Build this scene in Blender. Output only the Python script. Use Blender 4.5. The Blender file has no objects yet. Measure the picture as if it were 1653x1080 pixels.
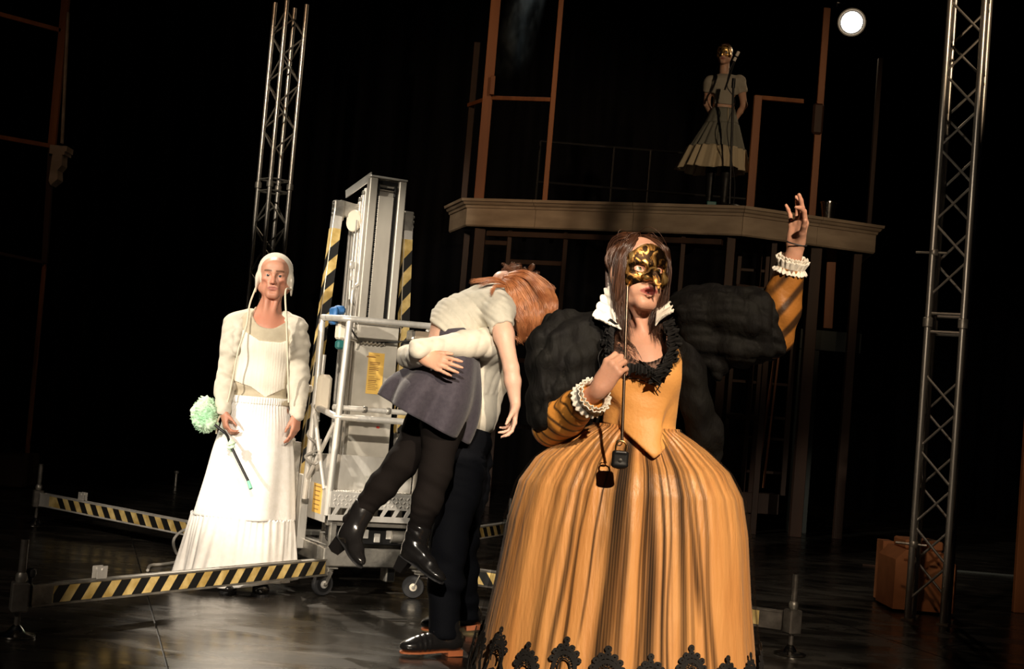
import bpy, bmesh, math
import numpy as np
from mathutils import Vector, Matrix
RS = np.random.RandomState(7)
SC = bpy.context.scene
COL = SC.collection
PI = math.pi
# ------------------------------------------------------------------ camera
FPX = 2296.0
ROLL = math.radians(4.8); PITCH = math.atan(115*math.cos(ROLL)/FPX)
CAMP = np.array([0, 0, 1.12])
_f = np.array([0, math.cos(PITCH), math.sin(PITCH)])
_u0 = np.array([0, -math.sin(PITCH), math.cos(PITCH)]); _r0 = np.array([1., 0, 0])
_R = math.cos(ROLL)*_r0 + math.sin(ROLL)*_u0
_U = -math.sin(ROLL)*_r0 + math.cos(ROLL)*_u0
cd = bpy.data.cameras.new('camera'); cam = bpy.data.objects.new('camera', cd); COL.objects.link(cam)
cd.sensor_width = 36; cd.lens = FPX/1653*36; cd.clip_start = .05; cd.clip_end = 200
m4 = Matrix.Identity(4)
for i in range(3):
    m4[i][0] = _R[i]; m4[i][1] = _U[i]; m4[i][2] = -_f[i]; m4[i][3] = CAMP[i]
cam.matrix_world = m4
SC.camera = cam
def P(x, y, Y):
    """measured point of the stage: photo pixel at distance Y up-stage -> metres"""
    d = _f + (x-826.5)/FPX*_R - (y-540)/FPX*_U
    return CAMP + d*Y/d[1]
def G(x, y):
    d = _f + (x-826.5)/FPX*_R - (y-540)/FPX*_U
    return CAMP - d*CAMP[2]/d[2]
# ------------------------------------------------------------------ world, lights, exposure
SC.view_settings.view_transform = 'Standard'; SC.view_settings.look = 'None'
SC.view_settings.gamma = 1; SC.view_settings.use_curve_mapping = False
SC.view_settings.exposure = 0.0
w = bpy.data.worlds.new('world'); SC.world = w; w.use_nodes = True
w.node_tree.nodes['Background'].inputs[0].default_value = (.35, .45, 1, 1)
w.node_tree.nodes['Background'].inputs[1].default_value = .0009
def spot(name, loc, aim, watt, deg, color=(1, .86, .68), r=.06, blend=.25):
    l = bpy.data.lights.new(name, 'SPOT'); l.energy = watt; l.color = color
    l.spot_size = math.radians(deg); l.spot_blend = blend; l.shadow_soft_size = r
    o = bpy.data.objects.new(name, l); COL.objects.link(o); o.location = loc
    o.rotation_euler = (Vector(aim)-Vector(loc)).to_track_quat('-Z', 'Y').to_euler()
    return o
spot('front_spotlight', (1.9, -1.2, 4.3), (.45, 4.7, .95), 2450, 24, (1, .80, .58), .05, .5)
spot('middle_spotlight', (-.3, -1.8, 3.9), (-.75, 6.9, 1.0), 3000, 20, (1, .87, .70), .06, .4)
spot('side_spotlight', (-5.2, 2.6, 3.6), (-1.1, 8.0, 1.3), 2200, 20, (1, .9, .74), .06, .4)
spot('rear_spotlight', (-3.6, 13.6, 9.0), (-.15, 6.55, 0), 6000, 15, (1, .88, .72), .05, .3)
spot('balcony_spotlight', (4.5, 3.0, 5.2), (1.6, 15, 3.9), 1150, 26, (1, .72, .45), .08, .6)
spot('set_spotlight', (-4.0, 5.5, 6.2), (-1.0, 15.5, 4.2), 720, 24, (1, .62, .34), .08, .6)
spot('left_set_fill', (-2.0, 6.0, 5.5), (-5.6, 13.0, 3.0), 90, 30, (1, .6, .35), .08, .6)  # added fill light to bring out the far left set frame
spot('right_floor_spotlight', (0.5, 4.5, 4.8), (3.3, 10.5, .3), 130, 24, (1, .66, .42), .08, .6)
spot('left_floor_fill', (-4.2, .5, 4.6), (-2.7, 8.0, 0), 420, 34, (1, .84, .66), .08, .9)  # added weak, wide fill to lift the left floor and outrigger foot
spot('smoke_fill', (.2, 17.6, 8.6), (.1, 16.6, 6.0), 110, 18, (.75, .92, 1), .05, .5)  # added bluish light from above, only to make the smoke glow
spot('truss_spotlight', (-4.4, 7.0, 5.4), (-2.45, 13.8, 3.7), 1000, 17, (1, .86, .66), .08, .5)
spot('right_truss_spotlight', (-.6, 2.5, 3.2), (2.7, 9.0, 1.9), 300, 26, (1, .82, .6), .08, .5)
# ------------------------------------------------------------------ object helpers
def tag(o, label=None, cat=None, group=None, kind=None):
    if label: o['label'] = label
    if cat: o['category'] = cat
    if group: o['group'] = group
    if kind: o['kind'] = kind
    return o
def thing(name, label, cat, loc=(0, 0, 0), rz=0, group=None):
    o = bpy.data.objects.new(name, None); COL.objects.link(o); o.empty_display_size = .1
    o.location = [float(v) for v in loc]; o.rotation_euler = (0, 0, rz)
    return tag(o, label, cat, group)
def struct(o):
    o['kind'] = 'structure'; return o
def mesh_obj(name, V, Fc, m=None, parent=None, org=None, smooth=False, col=None, mats=None, fm=None):
    V = np.asarray(V, dtype=np.float64)
    if org is None: org = np.array(parent.location) if (parent is not None and parent.type == 'EMPTY' and False) else np.zeros(3)
    me = bpy.data.meshes.new(name)
    V = V-np.asarray(org)
    if isinstance(Fc, np.ndarray):
        n, k = Fc.shape
        me.vertices.add(len(V)); me.vertices.foreach_set('co', V.astype(np.float32).ravel())
        me.loops.add(n*k); me.loops.foreach_set('vertex_index', Fc.astype(np.int32).ravel())
        me.polygons.add(n); me.polygons.foreach_set('loop_start', (np.arange(n)*k).astype(np.int32))
        me.update(calc_edges=True); me.validate()
    else:
        me.from_pydata([tuple(v) for v in V], [], [tuple(int(i) for i in f) for f in Fc])
    for mm in (mats or ([m] if m else [])): me.materials.append(mm)
    if fm is not None: me.polygons.foreach_set('material_index', np.asarray(fm, dtype=np.int32))
    if smooth: me.polygons.foreach_set('use_smooth', np.ones(len(me.polygons), dtype=bool))
    if col is not None:
        a = me.color_attributes.new('Col', 'FLOAT_COLOR', 'POINT')
        c = np.ones((len(V), 4), dtype=np.float32); c[:, :3] = col; a.data.foreach_set('color', c.ravel())
    me.update()
    o = bpy.data.objects.new(name, me); COL.objects.link(o)
    if parent is not None: o.parent = parent
    return o
class MB:
    """collects simple solids; build() links them as ONE mesh object"""
    def __init__(s): s.V = []; s.F = []; s.M = []; s.n = 0
    def add(s, V, F, mi=0):
        s.V.append(np.asarray(V, float)); s.F += [tuple(i+s.n for i in f) for f in F]; s.M += [mi]*len(F); s.n += len(V); return s
    def box(s, c, d, rot=None, bev=0, mi=0):
        d = np.array(d)/2.; b = min(bev, d.min()*.9)
        if b <= 0:
            V = [[sx*d[0], sy*d[1], sz*d[2]] for sx in (-1, 1) for sy in (-1, 1) for sz in (-1, 1)]
            F = [(0, 1, 3, 2), (4, 6, 7, 5), (0, 4, 5, 1), (2, 3, 7, 6), (0, 2, 6, 4), (1, 5, 7, 3)]
        else:
            V = []; idx = {}
            for sx in (-1, 1):
                for sy in (-1, 1):
                    for sz in (-1, 1):
                        for ax in range(3):
                            v = np.array([sx, sy, sz])*(d-b); v[ax] = np.array([sx, sy, sz])[ax]*d[ax]
                            idx[(sx, sy, sz, ax)] = len(V); V.append(v)
            F = []
            I = lambda x, y, z, a: idx[(x, y, z, a)]
            for q in (-1, 1):
                for ax, tup in ((0, lambda a, b_: (q, a, b_)), (1, lambda a, b_: (b_, q, a)), (2, lambda a, b_: (a, b_, q))):
                    f = [I(*tup(a, b_), ax) for a, b_ in ((-1, -1), (1, -1), (1, 1), (-1, 1))]
                    F.append(tuple(f if q > 0 else f[::-1]))
            for a in (-1, 1):
                for b_ in (-1, 1):
                    F.append((I(a, b_, -1, 0), I(a, b_, 1, 0), I(a, b_, 1, 1), I(a, b_, -1, 1)))
                    F.append((I(a, -1, b_, 0), I(a, 1, b_, 0), I(a, 1, b_, 2), I(a, -1, b_, 2)))
                    F.append((I(-1, a, b_, 1), I(1, a, b_, 1), I(1, a, b_, 2), I(-1, a, b_, 2)))
            for x in (-1, 1):
                for y in (-1, 1):
                    for z in (-1, 1): F.append((I(x, y, z, 0), I(x, y, z, 1), I(x, y, z, 2)))
        V = np.array(V, float)
        if rot is not None: V = V@np.array(rot).T
        return s.add(V+np.array(c), F, mi)
    def bar(s, a, b, w, t, up=(0, 0, 1), bev=0, mi=0):
        a = np.array(a, float); b = np.array(b, float); z = b-a; L = np.linalg.norm(z); z /= L
        u = np.array(up, float); x = np.cross(u, z)
        if np.linalg.norm(x) < 1e-3: x = np.cross([0, 1, 0], z)
        x /= np.linalg.norm(x); y = np.cross(z, x)
        return s.box((a+b)/2, (w, t, L), np.stack([x, y, z], 1), bev, mi)
    def tube(s, pts, r, n=10, mi=0, cap=True, closed=False):
        pts = np.array(pts, float); m = len(pts); r = np.broadcast_to(r, (m,))
        V = []; x = None
        for i in range(m):
            if closed: t = pts[(i+1) % m]-pts[i-1]
            else: t = pts[min(i+1, m-1)]-pts[max(i-1, 0)]
            t = t/(np.linalg.norm(t)+1e-12)
            if x is None:
                x = np.cross(t, [0, 0, 1] if abs(t[2]) < .9 else [1, 0, 0])
            x = x-t*np.dot(x, t); x /= np.linalg.norm(x); y = np.cross(t, x)
            a = np.arange(n)*2*PI/n
            V.append(pts[i]+r[i]*(np.cos(a)[:, None]*x+np.sin(a)[:, None]*y))
        V = np.concatenate(V); F = []
        for i in range(m if closed else m-1):
            j = (i+1) % m
            for k in range(n): F.append((i*n+k, i*n+(k+1) % n, j*n+(k+1) % n, j*n+k))
        if cap and not closed: F += [tuple(range(n))[::-1], tuple((m-1)*n+k for k in range(n))]
        return s.add(V, F, mi)
    def lathe(s, c, prof, n=24, axis=(0, 0, 1), mi=0):
        z = np.array(axis, float); z /= np.linalg.norm(z)
        x = np.cross(z, [0, 1, 0] if abs(z[1]) < .9 else [1, 0, 0]); x /= np.linalg.norm(x); y = np.cross(z, x)
        a = np.arange(n)*2*PI/n; c = np.array(c, float)
        V = np.concatenate([c+h*z+r*(np.cos(a)[:, None]*x+np.sin(a)[:, None]*y) for r, h in prof]); F = []
        for i in range(len(prof)-1):
            for k in range(n): F.append((i*n+k, i*n+(k+1) % n, (i+1)*n+(k+1) % n, (i+1)*n+k))
        F += [tuple(range(n))[::-1], tuple((len(prof)-1)*n+k for k in range(n))]
        return s.add(V, F, mi)
    def prism(s, poly, o, ux, uy, nrm, th, mi=0):
        o = np.array(o, float); ux = np.array(ux, float); uy = np.array(uy, float); nrm = np.array(nrm, float)
        k = len(poly)
        A = np.array([o+p[0]*ux+p[1]*uy for p in poly]); V = np.concatenate([A, A+nrm*th])
        F = [tuple(range(k))[::-1], tuple(range(k, 2*k))]+[(i, (i+1) % k, k+(i+1) % k, k+i) for i in range(k)]
        return s.add(V, F, mi)
    def build(s, name, m, parent=None, smooth=False):
        mats = m if isinstance(m, (list, tuple)) else [m]
        o = mesh_obj(name, np.concatenate(s.V), s.F, None, parent, smooth=False, mats=mats, fm=s.M)
        bm = bmesh.new(); bm.from_mesh(o.data); bmesh.ops.recalc_face_normals(bm, faces=bm.faces)
        bm.to_mesh(o.data); bm.free()
        if smooth:
            o.data.polygons.foreach_set('use_smooth', np.ones(len(o.data.polygons), dtype=bool))
            o.data.set_sharp_from_angle(angle=math.radians(38))
        return o
def bez(pts, n=12):
    """Catmull-Rom through pts"""
    p = np.array(pts, float); p = np.concatenate([[2*p[0]-p[1]], p, [2*p[-1]-p[-2]]]); out = []
    for i in range(1, len(p)-2):
        t = np.linspace(0, 1, n, endpoint=False)[:, None]
        out.append(.5*((2*p[i])+(-p[i-1]+p[i+1])*t+(2*p[i-1]-5*p[i]+4*p[i+1]-p[i+2])*t*t+(-p[i-1]+3*p[i]-3*p[i+1]+p[i+2])*t**3))
    out.append(p[-2][None]); return np.concatenate(out)
# ------------------------------------------------------------------ materials
def mat(name, c, rough=.6, metal=0, noise=None, bump=None, spec=.5, sss=0, sheen=0, coat=0, attr=False, emit=None, alpha=None, wave=None, aniso=None):
    m = bpy.data.materials.new(name); m.use_nodes = True; nt = m.node_tree; b = nt.nodes['Principled BSDF']
    N = nt.nodes.new; L = nt.links.new
    c = tuple(c)+(1,)
    b.inputs['Base Color'].default_value = c; b.inputs['Roughness'].default_value = rough; b.inputs['Metallic'].default_value = metal
    b.inputs['Specular IOR Level'].default_value = spec
    if sss:
        b.inputs['Subsurface Weight'].default_value = sss; b.inputs['Subsurface Radius'].default_value = (1, .35, .18); b.inputs['Subsurface Scale'].default_value = .006
    if sheen: b.inputs['Sheen Weight'].default_value = sheen; b.inputs['Sheen Roughness'].default_value = .4
    if coat: b.inputs['Coat Weight'].default_value = coat; b.inputs['Coat Roughness'].default_value = .15
    if emit: b.inputs['Emission Color'].default_value = c; b.inputs['Emission Strength'].default_value = emit
    if alpha is not None: b.inputs['Alpha'].default_value = alpha
    tc = N('ShaderNodeTexCoord'); src = None
    if attr:
        a = N('ShaderNodeVertexColor'); a.layer_name = 'Col'; src = a.outputs[0]; L(src, b.inputs['Base Color'])
    if noise:   # (scale, colour 2, detail, (stretch xyz))
        sc, c2, det, st = noise
        mp = N('ShaderNodeMapping'); mp.inputs['Scale'].default_value = st; L(tc.outputs['Object'], mp.inputs[0])
        n = N('ShaderNodeTexNoise'); n.inputs['Scale'].default_value = sc; n.inputs['Detail'].default_value = det; L(mp.outputs[0], n.inputs[0])
        r = N('ShaderNodeValToRGB'); r.color_ramp.elements[0].position = .35; r.color_ramp.elements[1].position = .65; L(n.outputs[0], r.inputs[0])
        mx = N('ShaderNodeMix'); mx.data_type = 'RGBA'; L(r.outputs[0], mx.inputs[0])
        mx.inputs[6].default_value = c; mx.inputs[7].default_value = tuple(c2)+(1,)
        if src is not None: mx.blend_type = 'MULTIPLY'; L(src, mx.inputs[6]); 
        L(mx.outputs[2], b.inputs['Base Color'])
        if metal > .5:
            mr = N('ShaderNodeMapRange'); L(n.outputs[0], mr.inputs[0]); mr.inputs[3].default_value = rough-.12; mr.inputs[4].default_value = rough+.15; L(mr.outputs[0], b.inputs['Roughness'])
    if bump:    # (scale, strength, (stretch))
        sc, stg, st = bump
        mp = N('ShaderNodeMapping'); mp.inputs['Scale'].default_value = st; L(tc.outputs['Object'], mp.inputs[0])
        n = N('ShaderNodeTexNoise'); n.inputs['Scale'].default_value = sc; n.inputs['Detail'].default_value = 4; L(mp.outputs[0], n.inputs[0])
        bp = N('ShaderNodeBump'); bp.inputs['Strength'].default_value = stg; bp.inputs['Distance'].default_value = .01; L(n.outputs[0], bp.inputs['Height']); L(bp.outputs[0], b.inputs['Normal'])
    m['b'] = 1
    return m
ONE = (1, 1, 1)
M = {}
M['alu'] = mat('aluminium', (.86, .83, .78), .4, .45, (9, (.66, .63, .58), 5, (1, 1, .3)), (60, .12, (1, 1, .2)))
M['alu_glare'] = mat('glare_white_extrusion', (.92, .90, .86), .5, .12, (6, (.84, .82, .77), 4, (1, 1, .15)))  # mast sides whitened: the glare on them is put into the base colour
M['alu_dark'] = mat('worn_galvanised_steel', (.52, .49, .44), .4, .7, (11, (.22, .21, .19), 6, ONE), (40, .2, ONE))
M['alu_front'] = mat('scuffed_mast_face', (.60, .56, .49), .45, .3, (7, (.44, .41, .36), 6, (1, 1, .3)))
M['leg_steel'] = mat('dark_outrigger_steel', (.22, .20, .18), .45, .6, (14, (.10, .09, .08), 6, ONE))
M['chrome'] = mat('polished_steel', (.75, .72, .68), .18, 1, (12, (.5, .48, .45), 4, ONE))
M['truss'] = mat('truss_aluminium', (.55, .53, .5), .35, .8, (6, (.38, .36, .33), 4, (1, 1, .4)))
M['black_metal'] = mat('black_metal', (.015, .015, .016), .4, .3)
M['black_rubber'] = mat('black_rubber', (.02, .02, .022), .6)
M['rubber_red'] = mat('red_wheel_rim', (.35, .08, .05), .5)
M['wood'] = mat('stained_wood', (.32, .115, .035), .6, 0, (5, (.19, .062, .02), 6, (1, 1, .08)), (50, .2, (1, 1, .05)))
M['wood_dark'] = mat('dark_wood', (.050, .020, .009), .65, 0, (5, (.028, .012, .006), 6, (1, 1, .1)))
M['cream'] = mat('cream_cornice_paint', (.42, .33, .24), .6, 0, (3, (.3, .23, .165), 5, (1, 1, 3)), (20, .1, ONE))
M['grey_panel'] = mat('grey_panel', (.05, .055, .05), .8)
M['crate'] = mat('orange_brown_board', (.55, .22, .09), .7, 0, (6, (.42, .16, .06), 4, ONE))
M['yellow_label'] = mat('yellow_label', (.85, .55, .13), .5, 0, (12, (.75, .46, .1), 4, ONE))
M['print'] = mat('brown_print', (.32, .16, .04), .6)
M['plastic_clear'] = mat('scratched_grey_sheet', (.66, .62, .55), .35, .2, (5, (.48, .45, .39), 6, ONE))
M['green_glass'] = mat('green_glass', (.02, .16, .06), .1, 0, None, None, .8, coat=1)
M['blue'] = mat('blue_plastic', (.04, .16, .42), .5)
M['teal'] = mat('teal_plastic', (.01, .13, .13), .5)
M['foam'] = mat('cream_foam_pad', (.85, .76, .62), .7)
M['tape_y'] = mat('yellow_tape', (.86, .66, .28), .5, 0, (13, (.50, .33, .09), 9, (1, 1, 1)))
M['tape_k'] = mat('black_tape', (.012, .012, .012), .45)
M['cable'] = mat('grey_cable', (.35, .33, .3), .5)
# ------------------------------------------------------------------ the stage house
def floor_mat():
    m = bpy.data.materials.new('black_stage_floor'); m.use_nodes = True; nt = m.node_tree; b = nt.nodes['Principled BSDF']; N = nt.nodes.new; L = nt.links.new
    tc = N('ShaderNodeTexCoord')
    def nz(sc, st, det=6, dist=0, rot=0):
        mp = N('ShaderNodeMapping'); mp.inputs['Scale'].default_value = st; mp.inputs['Rotation'].default_value = (0, 0, rot); L(tc.outputs['Object'], mp.inputs[0])
        n = N('ShaderNodeTexNoise'); n.inputs['Scale'].default_value = sc; n.inputs['Detail'].default_value = det; n.inputs['Distortion'].default_value = dist; L(mp.outputs[0], n.inputs[0]); return n.outputs[0]
    def ramp(s, a, b_, ca, cb):
        r = N('ShaderNodeValToRGB'); r.color_ramp.elements[0].position = a; r.color_ramp.elements[1].position = b_
        r.color_ramp.elements[0].color = ca+(1,); r.color_ramp.elements[1].color = cb+(1,); L(s, r.inputs[0]); return r.outputs[0]
    big = ramp(nz(1.3, (1, 1, 1), 8, .6), .35, .72, (.010, .009, .008), (.036, .031, .026))
    sc = ramp(nz(3.5, (.5, 3.2, 1), 9, 1.2, .5), .56, .74, (0, 0, 0), (.055, .047, .038))
    sc2 = ramp(nz(9, (4, .4, 1), 7, .8, -.4), .62, .75, (0, 0, 0), (.05, .042, .034))
    ad = N('ShaderNodeMix'); ad.data_type = 'RGBA'; ad.blend_type = 'ADD'; ad.inputs[0].default_value = 1; L(big, ad.inputs[6]); L(sc, ad.inputs[7])
    ad2 = N('ShaderNodeMix'); ad2.data_type = 'RGBA'; ad2.blend_type = 'ADD'; ad2.inputs[0].default_value = .8; L(ad.outputs[2], ad2.inputs[6]); L(sc2, ad2.inputs[7])
    L(ad2.outputs[2], b.inputs['Base Color'])
    mr = N('ShaderNodeMapRange'); L(nz(2.2, (1, 2.0, 1), 8, .8), mr.inputs[0]); mr.inputs[1].default_value = .3; mr.inputs[2].default_value = .7
    mr.inputs[3].default_value = .15; mr.inputs[4].default_value = .36; L(mr.outputs[0], b.inputs['Roughness'])
    bp = N('ShaderNodeBump'); bp.inputs['Strength'].default_value = .18; bp.inputs['Distance'].default_value = .006
    L(nz(7, (1, 2, 1), 8, .5), bp.inputs['Height']); L(bp.outputs[0], b.inputs['Normal'])
    b.inputs['Specular IOR Level'].default_value = .75
    return m
M['floor'] = floor_mat()
M['drape'] = mat('black_velvet_drape', (.008, .008, .010), .95, 0, (2, (.004, .004, .006), 4, (3, 3, .3)), None, .1)
# floor: sheets of stage cloth laid edge to edge, each a plank of its own with a recessed joint
fl = struct(MB().box((0, 9, -.06), (24, 30, .1)).build('floor', M['tape_k']))
FA = math.radians(16.5); FR = [[math.cos(FA), -math.sin(FA), 0], [math.sin(FA), math.cos(FA), 0], [0, 0, 1]]
for i in range(-5, 7):
    s_ = .41+1+2.0*i
    MB().box((math.cos(FA)*s_+math.sin(FA)*-9, math.sin(FA)*s_+math.cos(FA)*9, -.0055), (1.994, 27, .011), FR, .002).build('floor_sheet', M['floor'], fl)
def curtain(name, a, b, h, amp=.09, wl=.42, n=420):
    a = np.array(a, float); b = np.array(b, float); L = np.linalg.norm(b-a); d = (b-a)/L; nn = np.array([-d[1], d[0], 0])
    s = np.linspace(0, L, n); z = np.linspace(0, h, 14)
    ph = 2*PI*s/wl+1.3*np.sin(s*1.7)+.8*np.sin(s*4.1)
    V = []
    for k, zz in enumerate(z):
        o = amp*np.sin(ph+.25*np.sin(zz*1.3+s))*(.55+.45*(1-zz/h))
        V.append(np.stack([a[0]+d[0]*s+nn[0]*o, a[1]+d[1]*s+nn[1]*o, np.full(n, zz)], 1))
    V = np.concatenate(V); I = np.arange(len(z)*n).reshape(len(z), n)
    F = np.stack([I[:-1, :-1], I[:-1, 1:], I[1:, 1:], I[1:, :-1]], -1).reshape(-1, 4)
    o = mesh_obj(name, V, F, M['drape'], None, smooth=True); return struct(o)
curtain('wall_back', (-11, 21.5, 0), (11, 21.5, 0), 9.5)
curtain('wall_left', (-9.5, 2, 0), (-9.5, 21.5, 0), 9.5)
curtain('wall_right', (9.8, 21.5, 0), (9.8, 2, 0), 9.5)

# ------------------------------------------------------------------ two-storey set with the balcony
SETX = dict()
def post(parent, a, b, w, t, m, name='post', bev=.004): return MB().bar(a, b, w, t, (0, 1, 0), bev).build(name, m, parent)
ZF = 3.36   # balcony floor
c0 = np.array([-.80, 16.45]); c1 = np.array([-.585, 15.7]); c2 = np.array([2.272, 14.6]); c3 = np.array([3.76, 15.15]); c4 = np.array([3.9, 16.4])
bal = thing('balcony', 'wooden balcony with cream moulded cornice on dark timber posts behind the performers', 'balcony', (1.5, 15.6, 0))
BO = np.array([1.5, 15.6, 0])
def offs(pts, d):
    out = []; n = len(pts)
    for i in range(n):
        if i == 0: t = pts[1]-pts[0]
        elif i == n-1: t = pts[-1]-pts[-2]
        else:
            a = pts[i]-pts[i-1]; b = pts[i+1]-pts[i]; a /= np.linalg.norm(a); b /= np.linalg.norm(b); t = a+b
        t = t/np.linalg.norm(t); nn = np.array([t[1], -t[0]])
        k = 1
        if 0 < i < n-1:
            a = pts[i]-pts[i-1]; a /= np.linalg.norm(a); k = 1/max(.3, np.dot(nn, [a[1], -a[0]]))
        out.append(pts[i]+nn*d*k)
    return out
PR = [(0, -.30), (.02, -.30), (.035, -.285), (.035, -.10), (.05, -.095), (.055, -.07), (.075, -.06), (.09, -.035), (.11, -.03), (.115, 0), (0, 0)]
path = [c0, c1, c2, c3, c4]
# cornice in lengths, each a board of its own
def cornice(pa, pb, ta, tb, nm='cornice_board'):
    """pa,pb indices along path (floats on one segment)"""
    V = []
    for q, tt in ((pa, ta), (pb, tb)):
        for d, z in PR:
            pp = offs(path, d); i = min(int(q), len(pp)-2); f = q-i
            if tt is not None: f = tt
            p = pp[i]*(1-f)+pp[i+1]*f
            V.append([p[0]-BO[0], p[1]-BO[1], ZF+z])
    n = len(PR)
    F = [(k, (k+1) % n, n+(k+1) % n, n+k) for k in range(n)]+[tuple(range(n))[::-1], tuple(range(n, 2*n))]
    return MB().add(V, F).build(nm, M['cream'], bal)
cornice(0, 0, 0, .998); cornice(1, 1, 0, .262); cornice(1, 1, .264, .62); cornice(1, 1, .6215, .999); cornice(2, 2, .001, .55); cornice(2, 2, .5525, .999); cornice(3, 3, .001, 1)
pp = offs(path, -.001)
poly = [(p[0]-BO[0], p[1]-BO[1]) for p in pp]+[(3.9-BO[0], 17.6-BO[1]), (-.8-BO[0], 17.6-BO[1])]
MB().prism(poly, (0, 0, ZF-.10), (1, 0, 0), (0, 1, 0), (0, 0, 1), .098).build('deck', M['wood_dark'], bal)
def loc(p, z): return (p[0]-BO[0], p[1]-BO[1], z)
inn = offs(path, -.1)
Lp = lambda i, f: inn[i]*(1-f)+inn[i+1]*f
for (i, f, wd) in ((0, .5, .07), (1, .02, .12), (1, .14, .05), (1, .36, .05), (1, .80, .05), (1, .97, .09), (2, .28, .06), (2, .62, .12), (2, .97, .09)):
    p = Lp(i, f); post(bal, loc(p, 0), loc(p, ZF-.31), wd, wd, M['wood_dark'])
for (i, f0, f1, z) in ((1, .02, .14, 2.9), (1, .02, .14, 2.2), (1, .14, .36, 2.7), (1, .02, .36, 1.62), (1, .02, .36, .9), (2, .0, .28, 2.55), (2, .0, .28, 1.9), (2, .0, .28, 1.2)):
    a = Lp(i, f0); b = Lp(i, f1); MB().bar(loc(a, z), loc(b, z), .035, .05, (0, 0, 1), .003).build('rail', M['wood_dark'], bal)
a = Lp(1, .05); b = Lp(1, .94)
MB().bar(loc(a, ZF-.36), loc(b, ZF-.36), .09, .06, (0, 0, 1), .004).build('beam', M['wood_dark'], bal)
for k in range(8):
    f = (k+.5)/8; p = Lp(1, f*.96+.02)
    MB().box((p[0]-BO[0], 16.6-BO[1], ZF-.16), (.05, 1.7, .1), None, .003).build('joist', M['wood_dark'], bal)
# glazed lattice to the right under the balcony
lat = thing('lattice_window', 'tall dark timber lattice window frame under the right end of the balcony', 'window frame', P(1215, 815, 15.35)*[1, 1, 0])
LO = np.array(lat.location)
def LP(x, y, Y=15.35): return P(x, y, Y)-LO
for (x0, y0, x1, y1, w) in ((1196, 388, 1158, 850, .045), (1228, 395, 1203, 860, .05), (1245, 395, 1215, 860, .10), (1292, 400, 1262, 800, .06)):
    a = LP(x0, y0); b = LP(x1, y1); b[0] = a[0]; b[2] = max(b[2], 0)
    MB().bar(a, b, w, .05, (0, 1, 0), .003).build('stile', M['wood_dark'], lat)
for (x0, y0, x1, y1) in ((1196, 435, 1290, 442), (1180, 505, 1284, 512), (1178, 614, 1276, 622), (1174, 668, 1270, 676), (1170, 702, 1266, 710), (1166, 758, 1262, 764)):
    MB().bar(LP(x0, y0), LP(x1, y1), .02, .03, (0, 0, 1), .002).build('glazing_bar', M['wood_dark'], lat)
MB().bar(LP(1140, 806), LP(1255, 814), .16, .22, (0, 0, 1), .005).build('sill', M['wood_dark'], lat)
for nm, x0, y0, x1, y1, Y, w_, lb in (('wooden_batten', 1252, 565, 1220, 788, 15.25, .03, 'pale thin batten leaning steeply inside the lattice window'),
                                  ('wooden_batten', 1258, 565, 1232, 788, 15.12, .022, 'thinner pale batten crossing in front of the other in the lattice window')):
    a = P(x0, y0, Y); b = P(x1, y1, Y); b2 = b+(b-a)*(b[2]/(a[2]-b[2])); b2 = b+(b-a)/np.linalg.norm(b-a)*0
    o = MB().bar(a-b, (0, 0, 0), w_, .012, (0, 1, 0), .002).build(nm, M['wood'], None); o.location = b; tag(o, lb, 'batten')
o = MB().bar(P(1154, 668, 14.9)*[1, 1, 0]+[0, 0, 1.2], P(1148, 735, 14.9)*[1, 1, 0], .12, .03, (0, 1, 0), .003).build('wooden_board', M['wood'])
tag(o, 'short reddish board standing upright just right of the orange gown', 'board')
# grey door-like surround to the right
gp = thing('grey_door_surround', 'dull grey painted door surround right of the lattice window', 'door frame', P(1300, 830, 15.6)*[1, 1, 0])
GO = np.array(gp.location)
a = P(1292, 535, 15.6)-GO; a2 = P(1390, 545, 15.6)-GO
MB().box(((a[0]+a2[0])/2, 0, a[2]-.08), (a2[0]-a[0], .05, .22), None, .004).build('lintel', M['grey_panel'], gp)
MB().box((a[0]+.11, 0, (a[2]-.195)/2), (.22, .05, a[2]-.195), None, .004).build('jamb', M['grey_panel'], gp)
o = MB().bar(P(1343, 400, 15.5), P(1336, 530, 15.5)*[1, 1, 1], .10, .03, (0, 1, 0), .003).build('wooden_plank', M['wood']); tag(o, 'brown plank hanging below the balcony corner, above the grey door surround', 'plank')
o = MB().bar(P(1376, 542, 15.5), P(1374, 568, 15.5), .03, .02, (0, 1, 0), .002).build('wooden_peg', M['cream']); tag(o, 'small pale peg on the grey door surround', 'peg')
# upper storey frames
up = thing('window_frame', 'tall skeletal timber window frame standing on the left end of the balcony', 'window frame', (-.55, 15.8, ZF))
UO = np.array(up.location)
def U(x, y, Y): return P(x, y, Y)-UO
def vpost(par, O, xb, yb, Y, ztop, w, m, t=.06):
    b = P(xb, yb, Y)-O; b[2] = max(b[2], 0) if b[2] < .2 else b[2]; b[2] = 0
    return MB().box((b[0], b[1], (ztop-O[2])/2), (w, t, ztop-O[2]), None, .004).build('post', m, par)
def hbar(par, a, b, w, m, nm='crossbar'): return MB().bar(a, b, w, .045, (0, 0, 1), .003).build(nm, m, par)
vpost(up, UO, 749, 320, 16.2, 5.25, .07, M['wood_dark']); vpost(up, UO, 773, 322, 15.75, 5.75, .11, M['wood']); vpost(up, UO, 879, 326, 15.4, 5.75, .055, M['wood'])
hbar(up, U(790, 158, 15.75), U(889, 161, 15.4), .035, M['wood']); hbar(up, U(756, 170, 16.2), U(785, 160, 15.75), .03, M['wood'])
MB().box(U(795, 138, 15.66), (.05, .05, .21), None, .004).build('hinge_block', M['wood'], up)
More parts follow.
